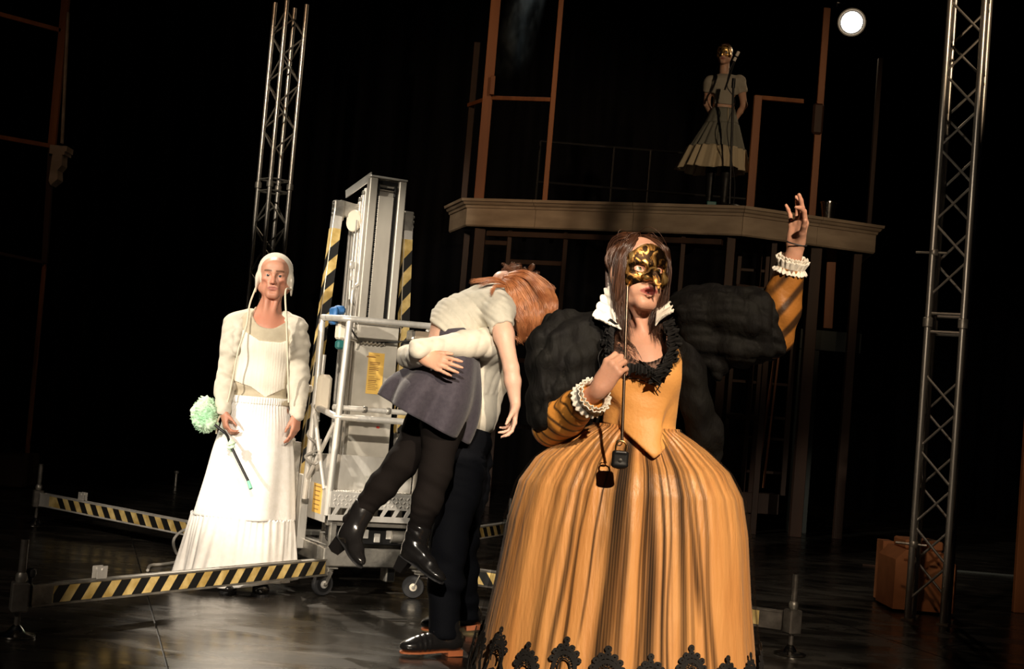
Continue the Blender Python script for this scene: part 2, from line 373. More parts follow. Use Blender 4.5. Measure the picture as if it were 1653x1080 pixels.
up2 = thing('handrail_frame', 'low orange-brown timber gate frame beside the masked woman on the balcony', 'gate frame', P(1210, 336, 15.0)*[1, 1, 0]+[0, 0, ZF])
UO = np.array(up2.location)
vpost(up2, UO, 1210, 335, 15.0, P(1224, 155, 15.0)[2], .085, M['wood']); 
a = U(1218, 157, 15.0); hbar(up2, a, U(1296, 164, 15.18), .05, M['wood'], 'top_rail')
up3 = thing('timber_post_frame', 'tall dark timber post with a bulging joint below the glowing stage lamp', 'post', P(1311, 335, 15.3)*[1, 1, 0]+[0, 0, ZF])
UO = np.array(up3.location)
vpost(up3, UO, 1311, 335, 15.3, 5.72, .075, M['wood']); MB().box(U(1320, 192, 15.26), (.12, .05, .34), None, .03).build('joint_plate', M['wood_dark'], up3)
up4 = thing('far_timber_post', 'thin dark reddish timber post on the far right end of the balcony', 'post', P(1403, 350, 15.6)*[1, 1, 0]+[0, 0, ZF])
UO = np.array(up4.location); vpost(up4, UO, 1403, 350, 15.6, 5.3, .05, M['wood_dark'])
rl = thing('steel_handrail', 'thin dark steel safety railing at the back of the balcony', 'railing', (.9, 17.2, ZF))
for x in (-.75, .15, .6, 1.9): MB().tube([(x, 0, 0), (x, 0, 1.0)], .015, 8).build('baluster', M['black_metal'], rl, True)
for z in (.5, 1.0): MB().tube([(-.75, 0, z), (1.9, 0, z)], .016, 8).build('rail', M['black_metal'], rl, True)
# bucket, small box
b = P(1344, 350, 15.0)
o = MB().lathe((0, 0, 0), [(.055, 0), (.085, .22), (.092, .22), (.092, .232), (.08, .232), (.052, .012)], 28).build('metal_bucket', M['chrome'], None, True)
o.location = (b[0], b[1]+.25, ZF); tag(o, 'small metal bucket standing on the balcony edge below the lamp', 'bucket')
o = MB().box((0, 0, .035), (.10, .07, .07), None, .006).build('small_box', M['teal']); o.location = (P(1148, 330, 14.86)[0], 14.86, ZF+.001); tag(o, 'small greyish box on the balcony edge left of the raised hand', 'box')

# glowing lamp
lp = P(1375, 36, 16.6); lm = thing('stage_lamp', 'glaring round stage lamp high above the balcony', 'lamp', lp)
d = CAMP-lp; d = d/np.linalg.norm(d); M['glow'] = mat('lamp_lens', (1, .9, .74), .5, emit=30)
MB().lathe(d*.0, [(.09, -.32), (.15, -.28), (.155, -.02), (.165, 0), (.15, .004), (.145, -.03)], 32, d).build('housing', M['black_metal'], lm, True)
MB().lathe(d*-.008, [(.02, .018), (.07, .012), (.122, 0), (.122, -.01)][::-1], 40, d).build('lens', M['glow'], lm, True)
_l = bpy.data.lights.new('stage_lamp_light', 'POINT'); _l.energy = 30; _l.color = (1, .72, .42); _l.shadow_soft_size = .05; _o = bpy.data.objects.new('stage_lamp_light', _l); COL.objects.link(_o); _o.location = lp+d*.12
MB().tube([(0-.17, .1, 0), (-.17, .1, .25), (.17, .1, .25), (.17, .1, 0)], .012, 8).build('yoke', M['black_metal'], lm)
MB().tube([(0, .1, .25), (0, .1, 3)], .02, 8).build('hanging_pipe', M['black_metal'], lm)

# left far set piece
ls = thing('left_set_frame', 'dim timber frame with a cream bracket at the far left', 'set frame', P(45, 745, 13.0)*[1, 1, 0])
UO = np.array(ls.location)
def lsb(a, b, w, nm='post', m=None): MB().bar(P(*a)-UO, P(*b)-UO, w, .05, (0, 1, 0), .004).build(nm, m or M['wood_dark'], ls)
zt = P(108, -20, 13)[2]; b = P(84, 235, 13)-UO
lsb((108, -20, 13), (84, 235, 13), .07, m=M['wood']); lsb((83, 240, 13.02), (72, 425, 13.02), .05); lsb((72, 425, 13.05), (42, 752, 13.05), .03, m=M['wood'])
lsb((-20, 18, 13), (100, 50, 13), .04, 'crossbar', M['wood']); lsb((-20, 218, 13), (82, 236, 13), .04, 'crossbar', M['wood']); lsb((-20, 405, 13), (72, 424, 13), .03, 'crossbar')
k = P(96, 240, 12.95)-UO
MB().prism([(-.09, -.05), (.05, -.05), (.05, -.02), (.065, -.02), (.065, .03), (-.09, .03)], k, (1, 0, 0), (0, 0, 1), (0, 1, 0), .2).build('bracket_cap', M['cream'], ls)
MB().prism([(-.06, -.05), (.03, -.05), (.035, -.15), (.0, -.2), (.01, -.28), (-.05, -.34), (-.07, -.3)], k, (1, 0, 0), (0, 0, 1), (0, 1, 0), .16).build('bracket_scroll', M['cream'], ls)
lsb((110, 20, 12.9), (100, 232, 12.9), .018, 'edge_strip', M['cream'])
kk = P(15, 740, 12.9)*[1, 1, 0]-UO
MB().box((kk[0]-.2, 0, .17), (.75, .4, .3), None, .01).build('base_box', M['wood_dark'], ls)

# right edge board
a = P(1662, 560, 9.8); b = P(1638, 935, 9.8)
o = MB().bar((0, 0, b[2]*0), (0, 0, 1.75), .10, .05, (0, 1, 0), .005).build('upright_board', M['wood']); o.location = (P(1645, 930, 9.8)[0]+.02, 9.8, 0); tag(o, 'upright orange-brown board at the right edge of the stage', 'board')
# crates behind the right truss
cg = 'orange brown crates behind the right truss'
def crate(x, y, w, d, h, rz, lb, chamfer=False):
    p = G(x, y)
    t = thing('wooden_crate', lb, 'crate', (p[0], p[1]+d/2, 0), rz, cg)
    if chamfer: prof = [(-w/2, .02), (w/2, .02), (w/2, h*.7), (w/2-.10, h*.86), (-w/2+.06, h*.86), (-w/2, h*.72)]
    else: prof = [(-w/2, .02), (w/2, .02), (w/2, h), (-w/2, h)]
    MB().prism(prof, (0, -d/2, 0), (1, 0, 0), (0, 0, 1), (0, 1, 0), d).build('body', M['crate'], t)
    MB().box((0, 0, .012), (w*.9, d*.9, .02)).build('base', M['black_rubber'], t)
    if chamfer: MB().box((0, 0, h*.93), (w*.62, d*.7, h*.13), None, .01).build('lid', M['crate'], t)
    return t
crate(1490, 992, .40, .42, .47, 0, 'nearer crate of sloping sides behind the right truss', True)
crate(1428, 974, .075, .16, .42, 0, 'narrow upright crate just left of the sloping one')
# small details at the back
o = MB().tube([(0, 0, 0), (0, 0, .14)], .014, 10).lathe((0, 0, .13), [(.02, 0), (.026, .015), (.02, .03)], 12).build('floor_stake', M['alu_dark'], None, True); o.location = G(283, 785); tag(o, 'short metal stake standing on the floor left of the man in white', 'stake')
o = MB().box((0, 0, .008), (.55, .02, .016), None, .002).build('edge_strip', M['wood_dark']); o.location = G(1425, 916)+[0.1, 0, 0]; tag(o, 'thin pale strip on the floor left of the orange crates', 'strip')
o = MB().box((0, 0, .008), (.7, .02, .016), None, .002).build('floor_strip', M['grey_panel']); o.location = G(1580, 926); tag(o, 'thin pale strip on the floor right of the truss', 'strip')

# ------------------------------------------------------------------ trusses
def truss(name, label, base, s, rz, h, pitch, seams, rr=.024, ph=0, z_tilt=0, faces=(0, 1, 2, 3)):
    t = thing(name, label, 'truss', base, rz)
    cs = [(-s/2, -s/2), (s/2, -s/2), (s/2, s/2), (-s/2, s/2)]
    for x, y in cs: MB().tube([(x, y, 0.012), (x, y, h)], rr, 14).build('chord', M['truss'], t, True)
    for fi in range(4):
        a = np.array(cs[fi]); b = np.array(cs[(fi+1) % 4]); z = ph+(pitch/2 if fi % 2 else 0)-pitch; k = 0
        while z < h-pitch/2:
            z0, z1 = z, z+pitch/2
            if z0 > .03 and not any(z0 < q+.03 and z1 > q-.14 for q in seams):
                p, q = (a, b) if k % 2 == 0 else (b, a)
                e = (q-p)/np.linalg.norm(q-p)*rr*.6
                MB().tube([(p[0]+e[0], p[1]+e[1], z0+.02), (q[0]-e[0], q[1]-e[1], z1-.02)], rr*.40, 8).build('brace', M['truss'], t, True)
            z += pitch/2; k += 1
        for q in seams:
            for dz in (0, -.115):
                MB().tube([(a[0], a[1], q+dz), (b[0], b[1], q+dz)], rr*.45, 8).build('strut', M['truss'], t, True)
    for q in seams:
        for x, y in cs: MB().lathe((x, y, q-.09), [(rr*1.02, 0), (rr*1.5, .005), (rr*1.5, .06), (rr*1.02, .065)], 12).build('coupler', M['alu_dark'], t, True)
    for x, y in cs: MB().box((x, y, .006), (.07, .07, .012)).build('foot_plate', M['alu_dark'], t)
    return t
tr = truss('lighting_truss', 'tall aluminium truss tower rising on the right side of the stage', P(1497, 1004, 8.95)*[1, 1, 0], .212, math.radians(-25), 4.6, .475, [P(1540, 509, 8.9)[2]], .021, .12)
for z in (.47, 2.3):
    MB().tube([(-.21, -.10, z), (-.02, -.10, z)], .008, 8).lathe((-.10, -.10, z-.02), [(.026, 0), (.03, .01), (.03, .03), (.026, .04)], 12).build('clamp', M['alu_dark'], tr, True)
truss('lighting_truss', 'tall brightly lit aluminium truss tower behind the man in white', (P(470, 5, 13.9)[0], 13.9, 0), .225, math.radians(40), P(470, 6, 13.9)[2], .47, [P(440, 297, 13.8)[2]+.05], .022, .1)
# ------------------------------------------------------------------ personnel lift with outriggers
LC = np.array([-.95, 8.35, 0]); LA = math.radians(25)
lift = thing('personnel_lift', 'aluminium mast personnel lift with caged basket, castors and striped outriggers', 'lift', LC, LA)
_A = np.array([math.cos(LA), math.sin(LA), 0]); _B = np.array([-math.sin(LA), math.cos(LA), 0])
def LL(p): p = np.asarray(p)-LC; return np.array([p@_A, p@_B, p[2]])      # world -> lift frame
def hazard(a, b, wdt, nrm, parent, pitch=.105, slant=1.0, start=0., name='hazard_tape', th=.0012, edge=.0):
    """yellow strip with black slanted blocks, a->b is the middle line"""
    a = np.array(a, float); b = np.array(b, float); L = np.linalg.norm(b-a); x = (b-a)/L; n = np.array(nrm, float); n -= x*np.dot(n, x); n /= np.linalg.norm(n); y = np.cross(n, x)
    mb = MB(); o = a
    mb.prism([(0, -wdt/2), (L, -wdt/2), (L, wdt/2), (0, wdt/2)], o, x, y, n, th, 0)
    sl = wdt*slant; s = start-pitch
    while s < L+sl:
        P4 = [(s, -wdt/2), (s+pitch/2, -wdt/2), (s+pitch/2+sl, wdt/2), (s+sl, wdt/2)]
        # clip to [0,L]
        def clip(pl, lim, sgn):
            out = []
            for i in range(len(pl)):
                p, q = pl[i], pl[(i+1) % len(pl)]; ip = (p[0]-lim)*sgn <= 0; iq = (q[0]-lim)*sgn <= 0
                if ip: out.append(p)
                if ip != iq:
                    t = (lim-p[0])/(q[0]-p[0]); out.append((lim, p[1]+t*(q[1]-p[1])))
            return out
        pl = clip(clip(P4, L, 1), 0, -1) if True else P4
        if len(pl) >= 3: mb.prism(pl, o+n*th*.9, x, y, n, th, 1)
        s += pitch
    return mb.build(name, [M['tape_y'], M['tape_k']], parent)
# chassis
ch = MB().box((.10, -.49, .215), (.62, .06, .10), None, .006).build('chassis_beam', M['alu_dark'], lift)
MB().box((-.17, -.02, .215), (.06, .88, .10), None, .006).build('chassis_beam', M['alu_dark'], lift)
MB().box((.37, -.02, .215), (.06, .88, .10), None, .006).build('chassis_beam', M['alu_dark'], lift)
MB().box((.10, .43, .215), (.60, .06, .10), None, .006).build('chassis_beam', M['alu_dark'], lift)
MB().box((.10, -.22, .27), (.48, .05, .10), None, .004).build('cross_beam', M['alu_dark'], lift)
MB().box((.10, .05, .245), (.48, .34, .02), None, .004).build('mast_plate', M['alu_dark'], lift)
MB().box((.20, -.44, .125), (.055, .10, .085), None, .006).box((.20, -.492, .125), (.038, .002, .066), None, 0, 1).build('fork_socket', [M['alu_dark'], M['black_metal']], lift)
# castors
for i, (x, y, rz) in enumerate(((-.16, -.47, .25), (.36, -.52, -.35), (-.16, .42, .6), (.36, .42, -.2))):
    c = np.array([x, y, 0]); ax = np.array([math.sin(rz), -math.cos(rz), 0]); fw = np.array([math.cos(rz), math.sin(rz), 0])
    wc = c-fw*.03+[0, 0, .0635]
    k = MB().box(c+[0, 0, .155], (.085, .085, .008), None, .001).lathe(c+[0, 0, .135], [(.03, 0), (.033, .018)], 16)
    for s in (-1, 1):
        k.bar(c+ax*s*.026+[0, 0, .135], wc+ax*s*.026, .045, .004, fw)
    k.tube([wc-ax*.034, wc+ax*.034], .010, 10)
    cs = k.build('castor', M['alu_dark'], lift, True)
    MB().lathe(wc-ax*.018, [(.045, 0), (.058, .001), (.063, .008), (.063, .028), (.058, .035), (.045, .036)], 32, ax).build('wheel', M['black_rubber'], cs, True)
    MB().lathe(wc-ax*.0195, [(.018, 0), (.024, -.004 if False else .0), (.043, .0), (.043, .039), (.0, .039)], 28, ax).build('wheel_rim', M['black_metal'], cs, True)
    MB().lathe(wc-ax*.026, [(.02, 0), (.022, .004), (.022, .048), (.02, .052)], 18, ax).build('hub', M['foam'] if i == 1 else M['alu'], cs, True)
# mast: nested extrusions seen end-on from the side, the frontmost carrying two chains
MX0, MX1, MY0 = .005, .232, -.115
mb = MB()
mb.box((MX0+.024, MY0+.03, 1.315), (.048, .06, 2.13), None, .004).box((MX1-.022, MY0+.03, 1.315), (.044, .06, 2.13), None, .004)
mb.box(((MX0+MX1)/2, MY0+.05, 1.315), (.14, .02, 2.13))
front = mb.build('mast_front_section', M['alu_front'], lift)
MB().box(((MX0+MX1)/2-.006, MY0+.016, 1.28), (.094, .024, 2.0), None, .002).build('carriage_plate', M['alu_front'], front)
MB().box((MX1-.055, MY0+.030, 1.28), (.020, .02, 2.05), None, .002).box((MX0+.055, MY0+.034, 1.28), (.010, .016, 2.05), None, .002).build('slide_channel', M['black_metal'], front)
for x in (MX0+.058, MX1-.072):
    c = MB(); z = .30
    while z < 2.31:
        c.box((x, MY0+.008, z), (.008 if int(z/.0127) % 2 else .0055, .006, .0095)); z += .0127
    c.build('lift_chain', M['black_metal'], front)
MB().box(((MX0+MX1)/2, MY0+.035, 2.362), (.13, .03, .02)).build('top_plate', M['black_metal'], front)
MB().tube([(MX0+.06, MY0+.025, 2.325), (MX1-.062, MY0+.025, 2.325)], .011, 12).build('chain_roller', M['chrome'], front, True)
for x in (MX0+.058, MX1-.060): MB().lathe((x-.006, MY0+.025, 2.325), [(.02, 0), (.024, .002), (.024, .010), (.02, .012)], 16, (1, 0, 0)).build('sprocket', M['black_metal'], front, True)
for i in range(5):
    y = MY0+.075+i*.052; top = 2.36-.035*(i+1)
    s = MB().box((MX0+.105, y+.022, (top+.26)/2), (.205-.004*i, .036, top-.26), None, .003).build('mast_section', M['alu_glare'], lift)
    MB().box((MX0-.002, y+.022, (top+.26)/2), (.010, .016, top-.30), None, .002).build('guide_groove', M['alu'], s)
    MB().lathe((MX0-.012, y+.022, top-.03), [(.012, 0), (.014, .003), (.014, .014), (.012, .017)], 12, (1, 0, 0)).build('guide_roller', M['alu_dark'], s, True)
# canopy-like top flange reaching back
MB().bar((MX0+.01, MY0+.02, 2.39), (MX0-.05, .17, 2.30), .05, .006, (1, 0, 0)).box(((MX0+MX1)/2, MY0+.03, 2.388), (.23, .075, .010), None, .002).build('mast_cap', M['alu'], lift)
# lower sheet guard with yellow notice
sh = MB().box(((MX0+MX1)/2+.01, MY0-.012, 1.13), (.255, .01, .80), None, .002).build('guard_sheet', M['plastic_clear'], lift)
MB().box(((MX0+MX1)/2+.005, MY0-.005, 1.53), (.265, .05, .025), None, .003).build('guard_top_rail', M['alu_dark'], lift)
MB().box(((MX0+MX1)/2+.012, MY0-.019, 1.24), (.098, .003, .24)).build('notice', M['yellow_label'], sh)
nb = MB(); q = np.random.RandomState(3); z = 1.345
while z > 1.14:
    wdt = q.uniform(.03, .08)
    if q.rand() > .12: nb.box(((MX0+MX1)/2+.012-.04+wdt/2, MY0-.021, z), (wdt, .001, q.choice([.003, .003, .006])))
    z -= .0105
nb.box((MX0+.09, MY0-.021, 1.335), (.05, .001, .008)); nb.build('notice_print', M['print'], sh)
MB().box((MX1-.055, MY0-.02, .93), (.018, .002, .012)).build('red_sticker', mat('red_sticker', (.6, .05, .03), .5), sh)
# left and right striped back braces
def brace(p0, p1, wx, wy, nm):
    o = MB().bar(p0, p1, wx, wy, (0, 1, 0), .003).build(nm, M['alu'], lift)
    return o
bl0 = np.array([-.215, .02, .30]); bl1 = np.array([-.108, .10, 2.235])
br0 = np.array([.42, .06, .30]); br1 = np.array([.325, .08, 2.225])
for p0, p1, s in ((bl0, bl1, -1), (br0, br1, 1)):
    o = brace(p0, p1, .055, .055, 'outer_brace')
    dz = (p1-p0)/np.linalg.norm(p1-p0); a0 = p0+dz*(.1 if s < 0 else .6); a1 = p1-dz*.16
    hazard(a0+[0, -.0285, 0], a1+[0, -.0285, 0], .052, (0, -1, 0), o, .17, -1.1)
    hazard(a0+[-.0285, 0, 0], a1+[-.0285, 0, 0], .052, (-1, 0, 0), o, .17, -1.1, .1)
    MB().box(p1+[0, 0, -.05], (.062, .062, .12), None, .006).build('brace_head', M['alu_dark'], o)
    for k in range(3): MB().lathe(p1+[-.04, -.01, -.02-.03*k], [(.008, 0), (.008, .08)], 8, (1, 0, 0)).build('bolt', M['alu_dark'], o)
MB().bar(bl1+[0, 0, -.03], (MX0+.0, .10, 2.19), .05, .09, (0, 0, 1), .003).build('top_bracket', M['alu_dark'], lift)
MB().bar(br1+[0, 0, -.03], (MX1-.01, .09, 2.19), .05, .06, (0, 0, 1), .003).build('top_bracket', M['alu_dark'], lift)
pl = MB().lathe((-.036, .03, 2.13), [(.02, 0), (.062, .002), (.066, .008), (.060, .012), (.066, .016), (.062, .022), (.02, .024)], 28, (1, .35, 0)).build('pulley', M['foam'], lift, True)
MB().tube([(-.03, -.03, 2.13), (-.035, -.04, 1.83)], .004, 6).build('pulley_cable', M['cable'], pl)
MB().box((-.04, -.04, 1.86), (.03, .03, .05), None, .006).box((-.035, -.035, 1.80), (.018, .02, .06), None, .004).tube([(-.04, -.04, 1.77), (-.035, -.035, 1.66)], .008, 8).build('cable_clamp', M['alu'], lift, True)
MB().prism([(0, 0), (.05, 0), (.05, -.13)], (-.035, -.04, 1.72), (1, 0, 0), (0, 0, 1), (0, 1, 0), .02).build('gusset', M['alu'], lift)
# outrigger sockets at the left of the chassis
MB().box((-.265, .0, .53), (.05, .07, .56), None, .004).build('leg_socket', M['alu_dark'], lift)
MB().box((-.215, -.06, .42), (.05, .09, .42), None, .004).build('leg_socket', M['alu'], lift)
MB().box((-.29, -.0, .72), (.03, .05, .22), None, .004).build('leg_clip', M['alu'], lift)
for k in range(3): MB().lathe((-.30, -.045, .63+.09*k), [(.009, 0), (.009, .02)], 10, (0, -1, 0)).build('bolt', M['alu_dark'], lift)
# basket (cage)
XB0, XB1, YB0, YB1 = -.205, .40, -.505, -.19
R = .0165
ck = bpy.data.objects.new('basket_cage', None); COL.objects.link(ck); ck.parent = lift
bk = ck
def tb(nm, pts, r=R, m='alu', sm=True): return MB().tube(pts, r, 12).build(nm, M[m], bk, sm)
def rnd(pts, r=.05, n=5):
    pts = [np.array(p, float) for p in pts]; out = [pts[0]]
    for i in range(1, len(pts)-1):
        a = pts[i]+(pts[i-1]-pts[i])/np.linalg.norm(pts[i-1]-pts[i])*r; b = pts[i]+(pts[i+1]-pts[i])/np.linalg.norm(pts[i+1]-pts[i])*r
        for k in range(n+1):
            t = k/n; out.append((1-t)**2*a+2*t*(1-t)*pts[i]+t*t*b)
    out.append(pts[-1]); return out
ZT = 1.52; ZM = 1.00; ZD = .56
tb('top_rail', rnd([(XB0-.03, YB1, ZT+.01), (XB0, YB0, ZT), (XB1, YB0, ZT+.01), (XB1+.02, YB1, ZT+.01)], .04), .018)
tb('corner_post', [(XB0+.03, YB0+.005, ZT-.01), (XB0-.0, YB0+.005, .44)], .019)
tb('corner_post', [(XB1-.02, YB0+.005, ZT-.01), (XB1, YB0+.005, .44)], .019)
tb('rear_post', rnd([(XB0-.03, YB1-.0, ZT), (XB0-.035, YB1-.03, 1.1), (XB0-.04, YB1, .5)], .1), .019)
tb('rear_post', [(XB0+.005, YB1+.02, ZT-.2), (XB0-.01, YB1+.02, .5)], .014)
tb('rear_post', [(XB1+.02, YB1, ZT), (XB1+.02, YB1, .5)], .019)
tb('middle_rail', rnd([(XB0-.035, YB1, ZM+.03), (XB0, YB0, ZM-.02), (XB1, YB0, ZM-.02)], .03), .018)
tb('middle_rail', [(XB0+.01, YB0+.10, ZM+.03), (XB1, YB0+.10, ZM+.03)], .015)
for x in (-.02, .12): MB().lathe((x, YB0+.10, ZM+.03), [(.018, 0), (.02, .003), (.02, .02), (.018, .023)], 12, (1, 0, 0)).build('rail_collar', M['alu_dark'], bk, True)
tb('side_brace', [(XB0-.035, YB1-.02, ZM), (XB0-.02, YB0+.03, .58)], .012)
tb('side_brace', [(XB0, YB0+.02, ZM-.06), (XB0-.04, YB1, .60)], .012)
tb('handle_loop', rnd([(MX0-.045, -.10, 1.50), (MX0-.045, -.10, 1.72), (MX0+.0, -.07, 1.76), (MX0+.0, -.05, 1.5)], .03), .010)
tb('lower_control_rail', [(XB0+.03, YB0+.05, 1.42), (MX0, MY0, 1.42)], .010)
MB().tube(bez([(XB0-.01, YB1-.05, .95), (XB0-.06, YB1-.02, .86), (XB0-.0, YB1-.1, .80), (XB0-.07, YB1-.04, .74), (XB0-.02, YB1-.12, .71), (XB0+.01, YB1-.05, .84)], 8), .007, 8).build('coiled_cable', M['cable'], bk, True)
# deck: diamond plate with raised lugs, slotted toe board
dk = MB().box(((XB0+XB1)/2, -.33, ZD-.006), (.60, .34, .012), None, .002).build('deck_plate', M['alu'], bk)
lg = MB()
for i in range(26):
    for j in range(13):
        x = XB0+.02+i*.0225; y = -.48+j*.0235; s = 1 if (i+j) % 2 else -1; c = math.cos(PI/4)*.5; 
        lg.box((x, y, ZD+.0012), (.016, .005, .0024), [[c*1.41, -s*c*1.41, 0], [s*c*1.41, c*1.41, 0], [0, 0, 1]])
tag(lg.build('diamond_lugs', M['alu'], bk), kind='stuff')
MB().box(((XB0+XB1)/2, -.175, .66), (.60, .01, .20), None, .002).build('rear_kick_plate', M['alu'], bk)
# kick plate lugs front
def slotboard(z0, z1, nm):
    y = YB0-.012; hz = z1-z0
    mb = MB(); mb.box(((XB0+XB1)/2, y, z1-.045), (.60, .010, .09), None, .002).box(((XB0+XB1)/2, y, z0+.016), (.60, .012, .032), None, .002)
    x = XB0+.005
    for k in range(9):
        x0 = XB0+.02+k*.07
        mb.prism([(x0, z0+.03), (x0+.018, z0+.03), (x0+.045, z1-.088), (x0+.02, z1-.088)], (0, y-.005, 0), (1, 0, 0), (0, 0, 1), (0, 1, 0), .010)
    return mb.build(nm, M['alu'], bk)
slotboard(.415, .575, 'toe_board')
l2 = MB()
for i in range(24):
    for j in range(3):
        s = 1 if (i+j) % 2 else -1; c = .7071
        l2.box((XB0+.03+i*.0225, YB0-.0185, .505+j*.0225), (.014, .003, .0045), [[c, 0, -s*c], [0, 1, 0], [s*c, 0, c]])
tag(l2.build('toe_board_lugs', M['alu'], bk), kind='stuff')
MB().box((.10, YB0+.03, .40), (.60, .04, .03), None, .003).build('deck_beam', M['alu_dark'], bk)
sd = MB().box((XB0-.012, -.35, .50), (.01, .30, .20), None, .002).build('side_toe_board', M['alu'], bk)
MB().box((XB0-.019, -.36, .52), (.003, .15, .16)).build('warning_label', M['yellow_label'], bk)
nb = MB()
for k in range(6): nb.box((XB0-.021, -.36, .585-.025*k), (.001, .12-.02*(k % 3), .006))
nb.build('label_print', M['print'], bk)
# under-deck machinery: battery box, motor
MB().box((.08, -.33, .335), (.40, .20, .11), None, .006).build('battery_box', M['black_metal'], lift)
for k in range(5): MB().box((-.02+.07*k, -.435, .32+.02*(k % 2)), (.035, .012, .05), None, .003).build('terminal', M['alu'], lift)
MB().tube([(.2, -.43, .33), (.30, -.43, .33)], .035, 16).build('motor', M['alu_dark'], lift, True)
MB().box((-.16, -.485, .33), (.035, .035, .14), None, .004).build('deck_strut', M['alu_dark'], lift)
MB().box((.36, -.485, .33), (.035, .035, .14), None, .004).build('deck_strut', M['alu_dark'], lift)
# things hung on the cage
MB().box((XB0+.03, -.30, 1.575), (.06, .08, .05), None, .015).box((XB0+.0, -.30, 1.54), (.03, .10, .1), None, .012).build('blue_connector', M['blue'], lift, True)
MB().box((XB0+.055, -.33, 1.47), (.075, .08, .12), None, .01).build('control_box', M['foam'], lift)
MB().box((XB0+.045, -.33, 1.38), (.05, .06, .05), None, .01).build('teal_plug', M['teal'], lift)
MB().box((XB0-.005, -.26, 1.10), (.085, .05, .215), None, .02).build('foam_pad', M['foam'], lift, True)
MB().lathe((-.198, -.0, 1.12), [(.018, 0), (.022, .006), (.022, .02), (.016, .03)], 14, (-1, 0, 0)).build('white_knob', M['foam'], lift, True)
cb = MB().box((.33, -.40, 1.47), (.22, .10, .06), None, .008).box((.33, -.40, 1.41), (.24, .12, .02), None, .004).build('operator_console', M['alu_dark'], lift)
MB().box((.33, -.452, 1.475), (.19, .006, .045), None, .002).build('console_face', M['cream'], cb)
MB().box((.275, -.40, 1.36), (.03, .03, .09), None, .005).build('green_cable_gland', M['teal'], lift)
MB().tube(bez([(XB0+.05, YB0+.03, 1.47), (XB0+.13, -.35, 1.43), (MX0+.03, MY0-.04, 1.415), (MX1-.02, MY0-.05, 1.43), (MX1+.05, -.3, 1.45)], 8), .005, 6).build('loose_cable', M['black_rubber'], lift, True)
for k in range(6): MB().tube(bez([(.02+.025*k, MY0-.035, 1.405), (.03+.025*k, MY0-.055, 1.418), (.045+.025*k, MY0-.03, 1.408)], 4), .006, 6).build('cable_knot', M['alu_dark'], lift)
# outriggers
def outrigger(root, foot, hgt, rodtop, parent=lift, ztop=.41, knob=False, bracket=True, pitch=.125, inner=0, flip=False, mm=None):
    root = np.array(root, float); foot = LL(foot); end = np.array([foot[0], foot[1], hgt]); x = end-root; L = np.linalg.norm(x); x /= L
    side = np.cross(x, [0, 0, 1]); side /= np.linalg.norm(side); up = np.cross(side, x)
    o = MB().bar(root-x*.02, end-x*.05, .045, .092, up if False else (0, 0, 1), .004)
    # bar(): width w goes across, t along 'up'
    o = MB(); a = root-x*.02; b = end-x*.045
    o.prism([(-.020, -.044), (.020, -.044), (.020, .044), (-.020, .044)], a, side, up, x, L-.03)
    for sgn in (-1, 1):
        for e in (-1, 1):
            o.prism([(0, -.004), (.004, -.004), (.004, .004), (0, .004)], a+side*sgn*.020+up*e*.042-(side*.004 if sgn < 0 else 0), side, up, x, L-.03)
    o = o.build('outrigger', mm or (M['alu'] if not knob else M['alu_dark']), parent)
    for sgn in (-1, 1):
        n = side*sgn; hazard(a+x*(.03+inner)+n*.0205, b-x*.12+n*.0205, .070, n, o, pitch, -.75 if (sgn > 0) != flip else .75)
    MB().box(end, (.07, .07, .12), None, .006).build('end_bracket', M['leg_steel'], o)
    MB().tube([(end[0], end[1], .03), (end[0], end[1], ztop)], .012, 12).tube([(end[0], end[1], ztop-.17), (end[0], end[1], ztop+.0)], .016, 12).build('jack_rod', M['leg_steel'], o, True)
    MB().lathe((end[0], end[1], .002), [(.078, 0), (.080, .006), (.066, .012), (.040, .018), (.026, .034), (.016, .046), (.010, .05)], 28).build('foot_pad', M['chrome'], o, True)
    MB().lathe((end[0], end[1], hgt+.06), [(.02, 0), (.024, .01), (.024, .03), (.018, .04)], 14).build('lock_collar', M['alu_dark'], o, True)
    if knob:
        MB().lathe(end+side*.0+x*-.05+up*.045, [(.008, 0), (.008, .03), (.018, .035), (.022, .05), (.018, .065), (.005, .07)], 14, up).build('knob', M['black_rubber'], o, True)
    if bracket:
        q = a+x*(L*.80)+up*.047
        MB().prism([(-.03, 0), (.03, 0), (.03, .055), (-.03, .055)], q-side*.016, x, up, side, .004).prism([(-.03, 0), (.03, 0), (.03, .055), (-.03, .055)], q+side*.012, x, up, side, .004).tube([q+up*.04-side*.02, q+up*.04+side*.02], .006, 8).build('stowing_lug', M['alu'], o)
    return o
F1 = G(25, 1028); F2 = G(57, 847); F3 = G(1275, 1057); F4 = np.array([.08+.02, 11.0, 0])
outrigger((-.20, -.50, .16), F1, .165, None, knob=True, ztop=.40)
outrigger((-.20, .42, .16), F2, .185, None, ztop=.43, flip=True)
outrigger((.40, -.50, .16), F3, .165, None, ztop=.40, bracket=False, mm=M['leg_steel'])
outrigger((.40, .42, .16), F4, .185, None, bracket=False)
# green bottle standing on the deck
p = LL(P(652, 778, 7.95)); q = LC+_A*.21+_B*-.36+np.array([0, 0, ZD+.003])
bt = thing('glass_bottle', 'small green bottle standing on the lift deck', 'bottle', q)
MB().lathe((0, 0, 0), [(.028, 0), (.031, .004), (.031, .075), (.028, .088), (.012, .10), (.011, .118)], 24).build('glass', M['green_glass'], bt, True)
MB().lathe((0, 0, .116), [(.013, 0), (.013, .016), (.012, .018)], 16).build('cap', M['blue'], bt, True)
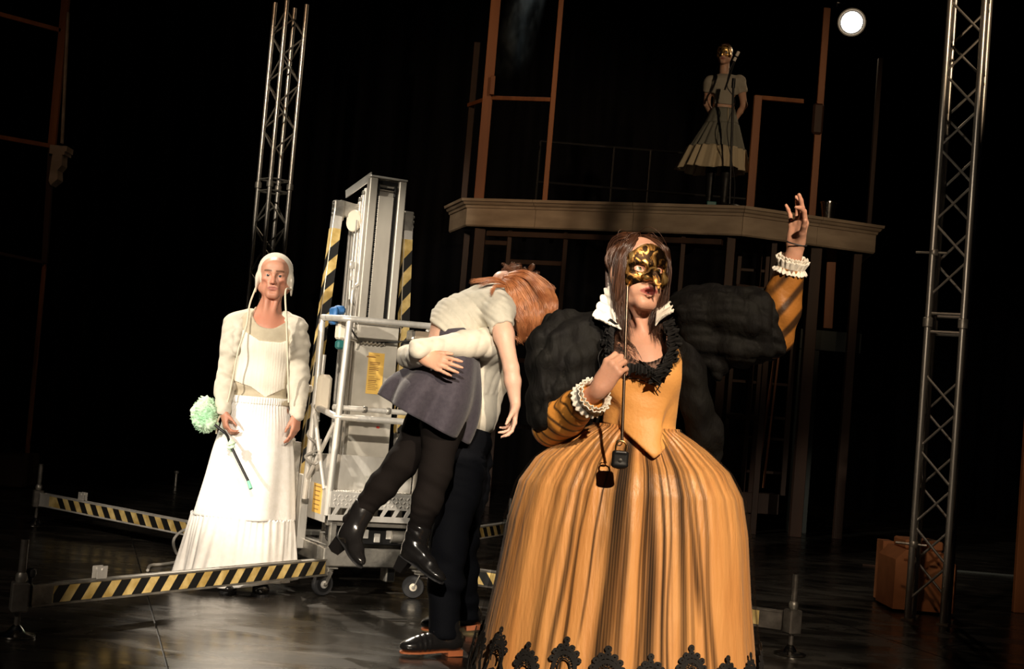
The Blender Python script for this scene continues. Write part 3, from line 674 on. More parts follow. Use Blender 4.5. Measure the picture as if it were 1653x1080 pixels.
# cable on the floor behind the man in white
pts = [G(300, 905)+[0, 0, .2], G(285, 905)+[0, 0, .17], G(277, 905)+[0, 0, .12], G(283, 902)+[0, 0, .04], G(293, 903)+[0, 0, .012], G(285, 910)+[0, 0, .012], G(262, 914)+[0, 0, .012], G(243, 916)+[0, 0, .012], G(238, 924)+[0, 0, .012]]
o = MB().tube(bez(pts, 8), .009, 8).build('power_cable', M['cable'], None, True); tag(o, 'grey power cable looping over the rear left outrigger onto the floor', 'cable')
# ------------------------------------------------------------------ sculpting kit: smooth volumes -> one continuous surface
def nrm(v): v = np.array(v, float); return v/(np.linalg.norm(v)+1e-12)
def smin(a, b, k):
    h = np.maximum(k-np.abs(a-b), 0)/k
    return np.minimum(a, b)-h*h*k*.25
class Vol:
    def __init__(s, lo, hi, h, fine=()):
        """fine: (axis, a, b, h) finer slabs"""
        s.ax = []
        for a in range(3):
            pts = [lo[a]]
            while pts[-1] < hi[a]:
                hh = h
                for (fa, f0, f1, fh) in fine:
                    if fa == a and f0 <= pts[-1] <= f1: hh = min(hh, fh)
                pts.append(pts[-1]+hh)
            s.ax.append(np.array(pts))
        s.F = np.full([len(a) for a in s.ax], .25, dtype=np.float32); s.h = h
    def sl(s, lo, hi):
        r = []
        for a in range(3):
            i = max(0, np.searchsorted(s.ax[a], lo[a])-1); j = min(len(s.ax[a]), np.searchsorted(s.ax[a], hi[a])+1); r.append(slice(i, max(j, i)))
        X = s.ax[0][r[0]][:, None, None].astype(np.float32); Y = s.ax[1][r[1]][None, :, None].astype(np.float32); Z = s.ax[2][r[2]][None, None, :].astype(np.float32)
        return tuple(r), X, Y, Z
    def op(s, fn, lo, hi, k, sub=False):
        m = k+2.5*s.h
        r, X, Y, Z = s.sl(np.array(lo)-m, np.array(hi)+m)
        if X.size == 0 or Y.size == 0 or Z.size == 0: return s
        d = fn(X, Y, Z)
        if sub: s.F[r] = -smin(-s.F[r], d, k)
        else: s.F[r] = smin(s.F[r], d, k)
        return s
    def cone(s, a, b, ra, rb, k=.02, n=None, flat=1., sub=False):
        """tapered limb from a to b; thinner along n by 'flat'"""
        a = np.array(a, float); b = np.array(b, float); ab = b-a; L2 = ab@ab+1e-12
        if n is not None: n = nrm(n)
        def fn(X, Y, Z):
            px, py, pz = X-a[0], Y-a[1], Z-a[2]
            t = np.clip((px*ab[0]+py*ab[1]+pz*ab[2])/L2, 0, 1)
            qx, qy, qz = px-t*ab[0], py-t*ab[1], pz-t*ab[2]
            q2 = qx*qx+qy*qy+qz*qz
            if n is not None:
                qn = qx*n[0]+qy*n[1]+qz*n[2]; q2 = q2+qn*qn*(1/flat**2-1)
            r = ra+t*(rb-ra); q = np.sqrt(q2)
            return (q-r)*(flat**.5 if n is not None else 1)
        R = max(ra, rb); return s.op(fn, np.minimum(a, b)-R, np.maximum(a, b)+R, k, sub)
    def chain(s, pts, rs, k=.02, n=None, flat=1.):
        for i in range(len(pts)-1): s.cone(pts[i], pts[i+1], rs[i], rs[i+1], k, n, flat)
        return s
    def ell(s, c, r, ax=None, k=.02, sub=False):
        c = np.array(c, float); r = np.array(r, float); A = np.eye(3) if ax is None else np.array([nrm(v) for v in ax])
        def fn(X, Y, Z):
            p = [X-c[0], Y-c[1], Z-c[2]]
            k0 = 0; k1 = 0
            for i in range(3):
                u = p[0]*A[i][0]+p[1]*A[i][1]+p[2]*A[i][2]
                k0 = k0+(u/r[i])**2; k1 = k1+(u/r[i]**2)**2
            k0 = np.sqrt(k0); k1 = np.sqrt(k1)
            return k0*(k0-1)/np.maximum(k1, 1e-6)
        e = np.sqrt(((A*r[:, None])**2).sum(0))
        return s.op(fn, c-e, c+e, k, sub)
    def rbox(s, c, d, ax=None, rr=.01, k=.01, sub=False):
        c = np.array(c, float); d = np.array(d, float)/2-rr; A = np.eye(3) if ax is None else np.array([nrm(v) for v in ax])
        def fn(X, Y, Z):
            p = [X-c[0], Y-c[1], Z-c[2]]; o = 0; m = -9
            for i in range(3):
                u = np.abs(p[0]*A[i][0]+p[1]*A[i][1]+p[2]*A[i][2])-d[i]
                o = o+np.maximum(u, 0)**2; m = np.maximum(m, u)
            return np.sqrt(o)+np.minimum(m, 0)-rr
        e = (np.abs(A)*(d+rr)[:, None]).sum(0)
        return s.op(fn, c-e, c+e, k, sub)
    def plane(s, p, n, k=.003, lo=None, hi=None):
        """cut away everything on the +n side"""
        p = np.array(p, float); n = nrm(n)
        L = np.array([a[0] for a in s.ax]) if lo is None else lo; H = np.array([a[-1] for a in s.ax]) if hi is None else hi
        r, X, Y, Z = s.sl(np.array(L), np.array(H)); d = (X-p[0])*n[0]+(Y-p[1])*n[1]+(Z-p[2])*n[2]
        s.F[r] = -smin(-s.F[r], -d, k); return s
    def disp(s, fn, lo=None, hi=None, band=.05):
        L = np.array([a[0] for a in s.ax]) if lo is None else lo; H = np.array([a[-1] for a in s.ax]) if hi is None else hi
        r, X, Y, Z = s.sl(np.array(L), np.array(H)); F = s.F[r]; i, j, k = np.nonzero(np.abs(F) < band)
        F[i, j, k] += fn(X.ravel()[i], Y.ravel()[j], Z.ravel()[k]).astype(np.float32); s.F[r] = F; return s
    def cutby(s, fn):
        r, X, Y, Z = s.sl([a[0] for a in s.ax], [a[-1] for a in s.ax]); s.F = np.maximum(s.F, fn(X, Y, Z)).astype(np.float32); return s
    def mesh(s):
        F = s.F.copy(); F[0] = F[-1] = .1; F[:, 0] = F[:, -1] = .1; F[:, :, 0] = F[:, :, -1] = .1
        F[F == 0] = 1e-6; ins = F < 0; shp = np.array(F.shape)-1
        n = int(np.prod(shp)); ids = []; pos = []; quads = []
        lin = lambda i, j, k: (i*shp[1]+j)*shp[2]+k
        for a in range(3):
            sa = [slice(None)]*3; sb = [slice(None)]*3; sa[a] = slice(0, -1); sb[a] = slice(1, None)
            A = ins[tuple(sa)]; B = ins[tuple(sb)]; e = np.array(np.nonzero(A != B))
            f0 = F[tuple(e)]; e1 = e.copy(); e1[a] += 1; f1 = F[tuple(e1)]; t = f0/(f0-f1)
            p = np.stack([s.ax[c][e[c]] for c in range(3)], 1).astype(float)
            p[:, a] += t*(s.ax[a][e1[a]]-s.ax[a][e[a]])
            b, c = (a+1) % 3, (a+2) % 3
            cells = []
            for db, dc in ((0, 0), (-1, 0), (-1, -1), (0, -1)):
                q = e.copy(); q[b] += db; q[c] += dc; L = lin(q[0], q[1], q[2]); ids.append(L); pos.append(p); cells.append(L)
            Q = np.stack(cells, 1); fl = f0 > 0; Q[fl] = Q[fl][:, ::-1]; quads.append(Q)
        ids = np.concatenate(ids); pos = np.concatenate(pos); Q = np.concatenate(quads)
        u, inv = np.unique(ids, return_inverse=True); inv = inv.ravel()
        cnt = np.bincount(inv); V = np.stack([np.bincount(inv, pos[:, c])/cnt for c in range(3)], 1)
        Fq = np.searchsorted(u, Q)
        # one gentle relaxing pass
        for _ in range(s.relax if hasattr(s, 'relax') else 1):
            E = np.concatenate([Fq[:, [0, 1]], Fq[:, [1, 2]], Fq[:, [2, 3]], Fq[:, [3, 0]]])
            c = np.bincount(E[:, 0], minlength=len(V)); av = np.stack([np.bincount(E[:, 0], V[E[:, 1], k], minlength=len(V)) for k in range(3)], 1)/np.maximum(c, 1)[:, None]
            V = V*.5+av*.5
        return V, Fq
    def build(s, name, m, parent, col=None, org=(0, 0, 0)):
        V, Fq = s.mesh(); c = col(V) if col else None
        return mesh_obj(name, V, Fq, m, parent, org, True, c)
def folds(amp, dirs, freq, warp=3., seed=0, ridge=False):
    """cloth folds: waves running across 'dirs' with warping"""
    q = np.random.RandomState(seed); d = nrm(dirs); ph = q.uniform(0, 6.28, 6); w1 = nrm(q.normal(size=3)); w2 = nrm(q.normal(size=3))
    def fn(X, Y, Z):
        t = (X*d[0]+Y*d[1]+Z*d[2])*freq
        a = (X*w1[0]+Y*w1[1]+Z*w1[2]); b = (X*w2[0]+Y*w2[1]+Z*w2[2])
        v = np.sin(t+warp*np.sin(a*9+ph[0])+warp*.6*np.sin(b*17+ph[1]))
        m = .55+.45*np.sin(a*13+ph[2])*np.sin(b*11+ph[3])
        if ridge: v = 1-2*np.abs(v)**.6
        return amp*v*m
    return fn
def lump(amp, sc, seed=0):
    q = np.random.RandomState(seed); D = [nrm(q.normal(size=3)) for _ in range(6)]; ph = q.uniform(0, 6.28, 6)
    def fn(X, Y, Z):
        p = [(X*d[0]+Y*d[1]+Z*d[2])*sc for d in D]
        a = np.sin(p[0]+ph[0]+1.3*np.sin(p[1]*.7)); b = np.sin(p[2]*1.3+ph[1]+1.3*np.sin(p[3]*.8+ph[4])); c = np.sin(p[4]*2.3+ph[2]+a)*.5
        return amp*(a*b+c)
    return fn
def frame(fwd, up):
    f = nrm(fwd); u = np.array(up, float); u = nrm(u-f*(u@f)); r = np.cross(f, u); return r, f, u
class Head:
    """local head frame: r = the person's right, f = where the face looks, u = crown"""
    def __init__(s, c, fwd, up, sc=1.):
        s.c = np.array(c, float); s.r, s.f, s.u = frame(fwd, up); s.s = sc
    def p(s, x, y, z): return s.c+s.s*(x*s.r+y*s.f+z*s.u)
    @property
    def A(s): return [s.r, s.f, s.u]
    def loc(s, V):
        d = (V-s.c)/s.s; return d@s.r, d@s.f, d@s.u
    def sculpt(s, v, male=True, mouth=0., ears=True):
        S = s.s; p = s.p; A = s.A; E = lambda c, r, k=.015, sub=False: v.ell(p(*c), np.array(r)*S, A, k*S, sub); C = lambda a, b, ra, rb, k=.01, sub=False: v.cone(p(*a), p(*b), ra*S, rb*S, k*S, sub=sub)
        jw = .061 if male else .046; ww = .005 if male else 0
        E((0, -.018, .032), (.073+ww, .092, .083)); E((0, .028, .03), (.062+ww, .058, .066), .03)
        E((0, .028, -.045), (.055+ww*1.2, .052, .068), .03)
        for q in (-1, 1):
            C((q*.062, -.004, -.035), (q*jw, .01, -.068), .014, .013, .03); C((q*jw, .01, -.068), (q*.012, .066, -.1), .014, .013, .025)
            E((q*.040, .058, -.022), (.022, .020, .018), .022)
            E((q*.026, .066, -.060), (.02, .016, .022), .02)
        C((-.014, .072, -.101), (.014, .072, -.101), .015, .015, .02)
        E((0, .074, .045), (.042, .016, .03), .03)
        C((-.044, .066, .021), (0, .084, .017), .010, .011, .014); C((.044, .066, .021), (0, .084, .017), .010, .011, .014)
        for q in (-1, 1): E((q*.031, .092, .001), (.018, .017, .012), .012, True)
        C((0, .084, .010), (0, .104, -.026), .0085, .0095, .01); C((0, .102, -.026), (0, .110, -.035), .0105, .0105, .008)
        for q in (-1, 1):
            E((q*.0125, .098, -.038), (.0075, .010, .008), .006); E((q*.006, .102, -.047), (.0038, .006, .004), .003, True)
        E((0, .077 if male else .082, -.060), (.028, .010 if male else .014, .018), .02)
        if male:
            for q in (-1, 1): E((q*.050, .070, -.055), (.016, .014, .022), .02, True); E((q*.031, .0885, -.015), (.014, .003, .003), .008, True); C((q*.021, .096, -.036), (q*.036, .085, -.066), .0018, .0018, .008, True)
        # lips
        g = mouth
        lf = .55 if male else 1.; lo_ = .0085 if male else 0
        for q in (-1, 1):
            C((q*.023, .083, -.0655), (q*.005, .0945-lo_, -.0615+g*.2), .0030*lf, .0048*lf, .006); C((q*.022, .083, -.067-g*.3), (0, .0935-lo_, -.0712-g), .0034*lf, .0056*lf, .006)
        C((-.02, .088, -.0665), (.02, .088, -.0665), .0016, .0016, .003, True)
        if g > 0: E((0, .094, -.0665-g*.4), (.015, .016, .003+g*.55), .003, True)
        E((0, .087, -.084), (.014, .004, .004), .008, True)
        for q in (-1, 1):   # eyelids around the eyeball
            E((q*.031, .0695, .0005), (.0158, .0148, .0142), .006); E((q*.031, .088, -.0008), (.0132, .011, .0045 if male else .0054), .003, True)
        if ears:
            for q in (-1, 1):
                E((q*.075, -.010, -.006), (.007, .019, .031), .006); E((q*.080, -.004, .002), (.005, .010, .017), .004, True); E((q*.075, -.004, -.034), (.006, .009, .009), .006)
        return s
    def eyes(s, parent, org, iris=(.12, .22, .3), look=(0, 1, 0)):
        m = mat('eye_white', (.62, .54, .5), .15, 0, coat=.6); mi = mat('iris', iris, .2); mp = mat('pupil', (.005, .005, .005), .1)
        for q in (-1, 1):
            c = s.p(q*.031, .0708, 0)-np.array(org); ax = s.r*look[0]+s.f*look[1]+s.u*look[2]
            rr = .0128*s.s; pr = [(rr*math.sin(t), -rr*math.cos(t)) for t in np.linspace(.05, 2.50, 14)]
            a = MB().lathe(c, pr, 24, ax, 0)
            a.lathe(c, [(rr*math.sin(t), -rr*math.cos(t)) for t in (2.5, 2.6, 2.72, 2.86)], 24, ax, 1)
            a.lathe(c, [(rr*math.sin(t), -rr*math.cos(t)) for t in (2.86, 2.95, 3.05, 3.13)], 20, ax, 2)
            a.build('eye', [m, mi, mp], parent, True)
def skin_col(base, head=None, lips=None, brow=None, extra=None, beard=0):
    base = np.array(base)
    def f(V):
        c = np.tile(base, (len(V), 1)); n = lump(.06, 40, 3)(V[:, 0], V[:, 1], V[:, 2]); c *= (1+n)[:, None]*np.array([1, 1, 1]); c[:, 1:] *= (1+.5*lump(.05, 18, 5)(V[:, 0], V[:, 1], V[:, 2]))[:, None]
        def mixc(w, col):
            w = np.clip(w, 0, 1)[:, None]; c[:] = c*(1-w)+np.array(col)*w
        if head is not None:
            x, y, z = head.loc(V); fr = y > .03; ax = np.abs(x)
            w = np.exp(-((ax-.045)/.02)**2-((z+.03)/.02)**2)*fr*.35; mixc(w, base*[1.05, .62, .58])
            w = np.exp(-(x/.014)**2-((z+.036)/.014)**2)*(y > .08)*.35; mixc(w, base*[1.05, .66, .6])
            if beard: mixc((z < -.04)*(y > .0)*np.clip((-.045-z)*60, 0, 1)*beard, base*[.72, .62, .6])
            if lips is not None:
                zz = z+.0668; w = np.clip(1.6-((ax/.0245)**2+(zz/(.0105*(1.05-.4*np.clip(ax/.024, 0, 1))))**2), 0, 1)*3*(y > .075); mixc(w, lips)
            if brow is not None:
                zb = .0245-.10*np.maximum(ax-.034, 0)+.12*np.minimum(ax-.034, 0)*.6; w = np.clip(1.4-((z-zb)/.0048)**2, 0, 1)*(ax > .011)*(ax < .052)*fr; mixc(w*.95, brow)
                w = np.clip(1.1-(((ax-.031)/.018)**2+((z-.0005)/.0085)**2), 0, 1)*fr*.5; mixc(w, base*[.6, .4, .36])
        if extra: extra(V, c)
        return np.clip(c, 0, 1)
    return f
def hand(v, wrist, dirn, palm_n, thumb_side, curls, sc=1., spread=.13, thumb=None, palm_len=.088, k=.0045, rs=1.):
    """palm_n: outward normal of the palm. thumb_side: direction the thumb side faces. curls: per finger (index..little) 3 angles, bending to the palm side"""
    d = nrm(dirn); n = nrm(np.array(palm_n)-d*np.dot(palm_n, d)); t = nrm(np.cross(n, d)); t = t*(1 if np.dot(t, thumb_side) > 0 else -1)
    w = np.array(wrist, float); S = sc; tips = []
    offs_ = [.029, .0095, -.010, -.0285]; pl = [palm_len, palm_len*1.03, palm_len*.98, palm_len*.90]
    ln = [(.041, .024, .019), (.045, .028, .020), (.042, .026, .019), (.033, .019, .017)]; rr = [(.0092, .0083, .0074, .0062), (.0094, .0085, .0075, .0063), (.0090, .0081, .0072, .006), (.0080, .0072, .0064, .0055)]
    v.cone(w-d*.01*S, w+d*.012*S, .0235*S, .024*S, .012*S, n, .74)
    for i in range(4):
        kn = w+d*pl[i]*S+t*offs_[i]*S+n*(-.002*S if i in (1, 2) else 0)
        v.cone(w+d*.012*S+t*offs_[i]*.45*S, kn, .0155*S, .0105*S, .014*S, n, .92)
    v.ell(w+d*.035*S+t*.020*S+n*.008*S, (.028*S, .018*S, .012*S), [d, t, n], .012*S)
    v.ell(w+d*.035*S-t*.020*S+n*.006*S, (.030*S, .013*S, .011*S), [d, t, n], .012*S)
    for i in range(4):
        p = w+d*pl[i]*S+t*offs_[i]*S+n*(-.002*S if i in (1, 2) else 0)
        sp = spread*(1.5-i)/1.5 if np.isscalar(spread) else spread[i]
        ang = 0
        for j in range(3):
            ang += curls[i][j]; dd = (d*math.cos(sp)+t*math.sin(sp)); dd = dd*math.cos(ang)+n*math.sin(ang)
            q = p+dd*ln[i][j]*S; v.cone(p, q, rr[i][j]*S*rs, rr[i][j+1]*S*rs, k*S if j else .008*S); p = q
        tips.append(p)
    th = thumb or (.75, .25, .35, .35)   # abduction angle from d, rise toward palm, bend1, bend2
    b = w+d*.022*S+t*.022*S+n*.006*S
    ab, ri, b1, b2 = th
    d0 = nrm(d*math.cos(ab)+t*math.sin(ab)+n*ri); q = b+d0*.040*S; v.cone(b, q, .0145*S, .0112*S, .010*S)
    d1 = nrm(d0+(d*.9-t*.25+n*.25)*b1); q2 = q+d1*.032*S; v.cone(q, q2, .0108*S, .0092*S, .005*S)
    d2 = nrm(d1+(d*.8-t*.45+n*.4)*b2); q3 = q2+d2*.024*S; v.cone(q2, q3, .0095*S, .0068*S, .004*S)
    return tips
def locks(name, m, parent, guides, n, spread, rad, seed=0, org=(0, 0, 0), jit=.004, seg=14, flat=None, taper=1.6, curl=0., cf=14.):
    """hair: tapered strands following guide paths (each a list of points); 'spread' = radius of the bundle along the path"""
    q = np.random.RandomState(seed); Vs = []; Fs = []; nb = 0; ns = 5
    for g, cnt in zip(guides, n if hasattr(n, '__len__') else [n]*len(guides)):
        path = bez(g, max(3, seg//(len(g)-1))); L = len(path); tt = np.linspace(0, 1, L)
        T = np.gradient(path, axis=0); T /= np.linalg.norm(T, axis=1)[:, None]
        X = np.zeros((L, 3)); x = np.cross(T[0], [.13, .2, 1]); 
        for i in range(L): x = x-T[i]*(x@T[i]); x /= np.linalg.norm(x); X[i] = x
        Yv = np.cross(T, X)
        for c in range(cnt):
            a = q.uniform(0, 2*PI); r = math.sqrt(q.rand()); e = q.uniform(.82, 1.06)
            sp = spread*(np.interp(tt, [0, .25, .7, 1], [.75, 1.0, 1.0, .65]))*r
            ph = q.uniform(0, 6.28, 3); am = jit*(tt**.8)
            off = np.cos(a)*X*sp[:, None]+np.sin(a)*Yv*sp[:, None]+np.stack([np.sin(tt*5+ph[i])*am*q.uniform(.4, 1.3) for i in range(3)], 1)
            if curl: off += (np.cos(tt*cf+ph[0])[:, None]*X+np.sin(tt*cf+ph[0])[:, None]*Yv)*curl*(.3+tt)[:, None]
            P_ = path+off; P_ = np.stack([np.interp(tt*e, tt, P_[:, i]) for i in range(3)], 1) if e < 1 else P_
            rd = rad*q.uniform(.6, 1.25)*np.clip(1-tt**taper*.93, .05, 1)*np.clip(tt*8+.35, 0, 1)
            ang = np.arange(ns)*2*PI/ns
            R = P_[:, None, :]+rd[:, None, None]*(np.cos(ang)[None, :, None]*X[:, None, :]+np.sin(ang)[None, :, None]*Yv[:, None, :])
            Vs.append(R.reshape(-1, 3)); I = nb+np.arange(L*ns).reshape(L, ns); J = np.roll(I, -1, 1)
            Fs.append(np.stack([I[:-1], J[:-1], J[1:], I[1:]], -1).reshape(-1, 4)); nb += L*ns
    return mesh_obj(name, np.concatenate(Vs), np.concatenate(Fs), m, parent, org, True)
def surf(name, fn, nu, nv, m, parent, closed=True, org=(0, 0, 0), thick=0, mats=None, u0=0, u1=1, fm=None):
    """parametric sheet: fn(u, v) -> x, y, z arrays; thick > 0 gives it a second side"""
    u = np.linspace(u0, u1, nu, endpoint=not closed); v = np.linspace(0, 1, nv); U_, V_ = np.meshgrid(u, v)
    x, y, z = fn(U_, V_); Vt = np.stack([x, y, z], -1).reshape(-1, 3); I = np.arange(nu*nv).reshape(nv, nu)
    J = np.roll(I, -1, 1) if closed else None
    if closed: F = np.stack([I[:-1], J[:-1], J[1:], I[1:]], -1).reshape(-1, 4)
    else: F = np.stack([I[:-1, :-1], I[:-1, 1:], I[1:, 1:], I[1:, :-1]], -1).reshape(-1, 4)
    o = mesh_obj(name, Vt, F, m, parent, org, True)
    if thick:
        md = o.modifiers.new('Solidify', 'SOLIDIFY'); md.thickness = thick; md.offset = 0
    return o
def limb(v, a, b, r0, r1, k=.03, mus=0.0, **kw):
    a = np.array(a, float); b = np.array(b, float); m = a+(b-a)*.38
    v.cone(a, m, r0, (r0*.62+r1*.38)+mus, k, **kw); v.cone(m, b, (r0*.62+r1*.38)+mus, r1, k, **kw)
# ------------------------------------------------------------------ cloth and skin materials
SK = (.62, .30, .19)
M['skin'] = mat('skin', SK, .48, sss=.12, attr=True, bump=(120, .08, ONE), spec=.4)
M['white_cotton'] = mat('white_cotton', (.88, .86, .84), .85, 0, (30, (.82, .80, .77), 3, ONE), (260, .15, ONE), .2, sheen=.2)
M['cream_knit'] = mat('cream_jersey', (.66, .61, .52), .9, 0, (26, (.60, .55, .46), 3, ONE), (300, .15, ONE), .15, sheen=.2)
M['beige_jersey'] = mat('beige_jersey', (.50, .44, .33), .9, 0, (26, (.45, .39, .29), 3, ONE), (300, .15, ONE), .15)
M['corset'] = mat('cream_corset', (.84, .78, .68), .6, 0, (3, (.76, .70, .60), 3, (14, 14, .2)), (150, .1, ONE), .3)
M['black_leather'] = mat('black_leather', (.012, .011, .011), .22, 0, None, (40, .08, ONE), .6, coat=.4)
M['string'] = mat('cream_tape', (.72, .64, .5), .8)
def shoe(v, heel, toe, up=(0, 0, 1), w=.042, h=.085, hl=.02, k=.02):
    """heel/toe: points at the sole; up: out of the sole"""
    heel = np.array(heel, float); toe = np.array(toe, float); d = nrm(toe-heel); u = nrm(np.array(up)-d*np.dot(up, d)); s = np.cross(d, u); L = np.linalg.norm(toe-heel)
    v.ell(heel+d*.035+u*.045, (.045, w*.86, .048), [d, s, u], k)
    v.ell(heel+d*L*.5+u*.04, (L*.36, w*.92, .044), [d, s, u], k)
    v.ell(heel+d*L*.74+u*.030, (L*.27, w*1.08, .034), [d, s, u], k)
    v.plane(heel+u*.008, -u, .004, np.minimum(heel, toe)-.09, np.maximum(heel, toe)+.09)
    return d, s, u, L
def sole(name, m, parent, heel, toe, up, w, th, org, heelh=0, hm=None):
    heel = np.array(heel, float); toe = np.array(toe, float); d = nrm(toe-heel); u = nrm(np.array(up)-d*np.dot(up, d)); s = np.cross(d, u); L = np.linalg.norm(toe-heel)
    pr = [(0.0, .6), (.02, .78), (.08, .84), (.25, .78), (.42, .74), (.60, .98), (.76, 1.1), (.9, .86), (.98, .45), (1.0, .1)]
    poly = [(x*L, w*y) for x, y in pr]+[(x*L, -w*y) for x, y in pr[::-1]]
    mb = MB().prism(poly, heel-org, d, s, u, th)
    o = mb.build(name, m, parent)
    if heelh:
        pr = [(0.0, .6), (.02, .78), (.10, .82), (.26, .76)]
        poly = [(x*L, w*y) for x, y in pr]+[(x*L, -w*y) for x, y in pr[::-1]]
        MB().prism(poly, heel-org-u*heelh, d, s, u, heelh).build('heel', hm or m, parent)
    return o
# ------------------------------------------------------------------ person: man in white
def man_white():
    Y = 7.85; B = P(404, 952, Y)*[1, 1, 0]
    t = thing('person', 'man in white bonnet, laced corset and long white skirt standing with arms hanging', 'person', B)
    p = lambda x, y, dY=0: P(x, y, Y+dY)
    hd = Head(P(440.5, 444.5, 7.79)+np.array([0, .07, 0]), (.10, -1, -.02), (.0, 0, 1), 1.06)
    v = Vol(p(300, 975, -.42)*[1, 1, 0]+[.0, 0, -.02], p(520, 395, .3)*[1, 1, 1]+[0.05, .0, .02], .010, [(2, P(0, 740, Y)[2]-.12, P(0, 700, Y)[2]+.12, .004), (2, hd.c[2]-.15, hd.c[2]+.16, .0036), (0, hd.c[0]-.1, hd.c[0]+.1, .0036), (1, hd.c[1]-.14, hd.c[1]+.10, .0036), (0, p(340, 700)[0], p(380, 700)[0], .004), (0, p(458, 700)[0], p(492, 700)[0], .004)])
    hd.sculpt(v)
    nk = p(433, 507, .03)
    v.cone(hd.p(0, -.02, -.05), nk,   .053, .058, .03); v.cone(hd.p(-.03, .03, -.085), p(436, 520, -.06), .014, .012, .02); v.cone(hd.p(.03, .03, -.085), p(428, 520, -.06), .014, .012, .02)
    sR, eR, wR = p(383, 527), p(362, 602, -.01), p(361, 664, -.16)
    sL, eL, wL = p(474, 533), p(482, 602, .03), p(480, 668, -.11)
    def torso(v, g=0, k=.05, low=True):
        v.ell(p(425, 552), (.168+g, .108+g, .155+g), None, k); v.ell(p(421, 612), (.148+g, .102+g, .14+g), None, k)
        if low: v.ell(p(418, 665), (.165+g, .115+g, .12+g), None, k)
        v.cone(sR+[.02, 0, .01], sL+[-.02, 0, .01], .052+g, .052+g, k, [0, 1, 0], .9); v.cone(nk, p(430, 535), .06+g, .09+g, k)
    torso(v)
    for s, e, w_ in ((sR, eR, wR), (sL, eL, wL)): limb(v, s, e, .052, .040, .04, .004); limb(v, e, w_, .040, .026, .02, .006)
    for x0, x1, x2 in ((403, 396, 375), (435, 430, 417)):
        limb(v, p(x0+2, 690), p(x1, 800), .078, .052, .04); limb(v, p(x1, 800), p(x2, 935), .052, .034, .03); v.cone(p(x2, 935), p(x2, 948, -.12), .034, .024)
    tR = hand(v, wR, p(367, 705, -.19)-wR, (.75, .3, 0), (0, -1, 0), [(.5, .9, .6), (.55, .9, .6), (.6, .9, .6), (.6, .9, .6)], .98, .06, (.5, .5, .3, .4))
    tL = hand(v, wL, p(474, 715, -.13)-wL, (-.85, .35, 0), (-.3, -1, 0), [(.25, .35, .2), (.35, .4, .25), (.45, .45, .3), (.5, .5, .3)], 1.0, .08, (.35, .3, .2, .3))
    def ex(V, c):
        w = np.clip((V[:, 2]-p(433, 560)[2])*12, 0, 1)*np.clip((nk[2]+.02-V[:, 2])*20, 0, 1); c[:] = c*(1-.35*w[:, None])+np.array([.55, .20, .13])*.35*w[:, None]
    o = v.build('body', M['skin'], t, skin_col((.56, .27, .18), hd, (.36, .13, .10), (.12, .06, .035), ex, .5), B)
    hd.eyes(t, B, (.045, .05, .05), (-.05, 1, 0))
    # hair under the bonnet
    hv = Vol(hd.c-.14, hd.c+.17, .006); hv.ell(hd.p(0, -.018, .036), (.082, .098, .088), hd.A, .01); hv.disp(folds(.003, hd.r, 400, 3, 2)); hv.ell(hd.p(0, .115, -.025), (.070, .115, .108), hd.A, .006, True)
    hv.build('hair', mat('brown_hair', (.10, .05, .025), .5, bump=(200, .3, ONE)), t, None, B)
    for s in (): locks('sideburn', bpy.data.materials['brown_hair'], t, [[hd.p(s*.075, .02, .03), hd.p(s*.079, .01, -.02), hd.p(s*.078, .0, -.075)]], 14, .006, .0022, 4, B)
    # bonnet
    cv = Vol(hd.c-np.array([.17, .17, .19]), hd.c+np.array([.17, .17, .20]), .0045)
    cv.ell(hd.p(0, -.022, .034), (.097, .106, .098), hd.A, .01); cv.ell(hd.p(0, -.035, -.03), (.093, .080, .075), hd.A, .04)
    for s in (-1, 1): cv.cone(hd.p(s*.086, .004, -.02), hd.p(s*.092, .004, -.085), .036, .012, .02, hd.r, .42)
    cv.ell(hd.p(0, .11, -.035), (.076, .115, .120), hd.A, .004, True); cv.ell(hd.p(0, .02, -.08), (.073, .09, .085), hd.A, .01, True); cv.ell(hd.p(0, -.0, -.09), (.072, .09, .075), hd.A, .004, True)
    cv.disp(folds(.0022, hd.f, 90, 2, 5))
    bn = cv.build('bonnet', M['cream_knit'], t, None, B)
    mb = MB()
    for s in (-1, 1):
        q = []
    st1 = [hd.p(.094, .0, -.07), p(403, 492, -.05), p(398, 525, -.13), p(385, 565, -.17), p(376, 610, -.17), p(367, 650, -.16), p(352, 678, -.15), p(349, 700, -.12)]
    st2 = [hd.p(-.095, .0, -.06), p(461, 470, -.1), p(462.5, 520, -.14), p(464, 570, -.15), p(465.5, 620, -.15), p(466, 650, -.16)]
    for s_ in (st1, st2): MB().tube(bez(s_, 8)-B, .0052, 6).build('bonnet_string', M['string'], t, True)
    # under-bodice
    uv = Vol(p(330, 690, -.3), p(520, 490, .3), .006)
    uv.F[:]=.25; torso(uv, .012, .05); uv.plane(p(420, 652), (0, 0, -1), .006)
    uv.ell(p(435.5, 497, -.10), (.105, .26, .112), None, .006, True); uv.disp(folds(.003, (.1, .2, 1), 110, 2.5, 4)); uv.disp(lambda X, Y_, Z: -.010*np.exp(-((Z-p(420, 645)[2])/.02)**2))
    uv.build('beige_top', M['beige_jersey'], t, None, B)
    # corset: stiff front with a pointed waist and channel stitching
    kv = Vol(p(360, 660, -.3), p(490, 500, .12), .0045)
    torso(kv, .021, .05); c0 = p(424, 560)
    zt = p(424, 545)[2]; zb = p(424, 620)[2]; xp = p(434, 640)[0]; zp = p(434, 642)[2]
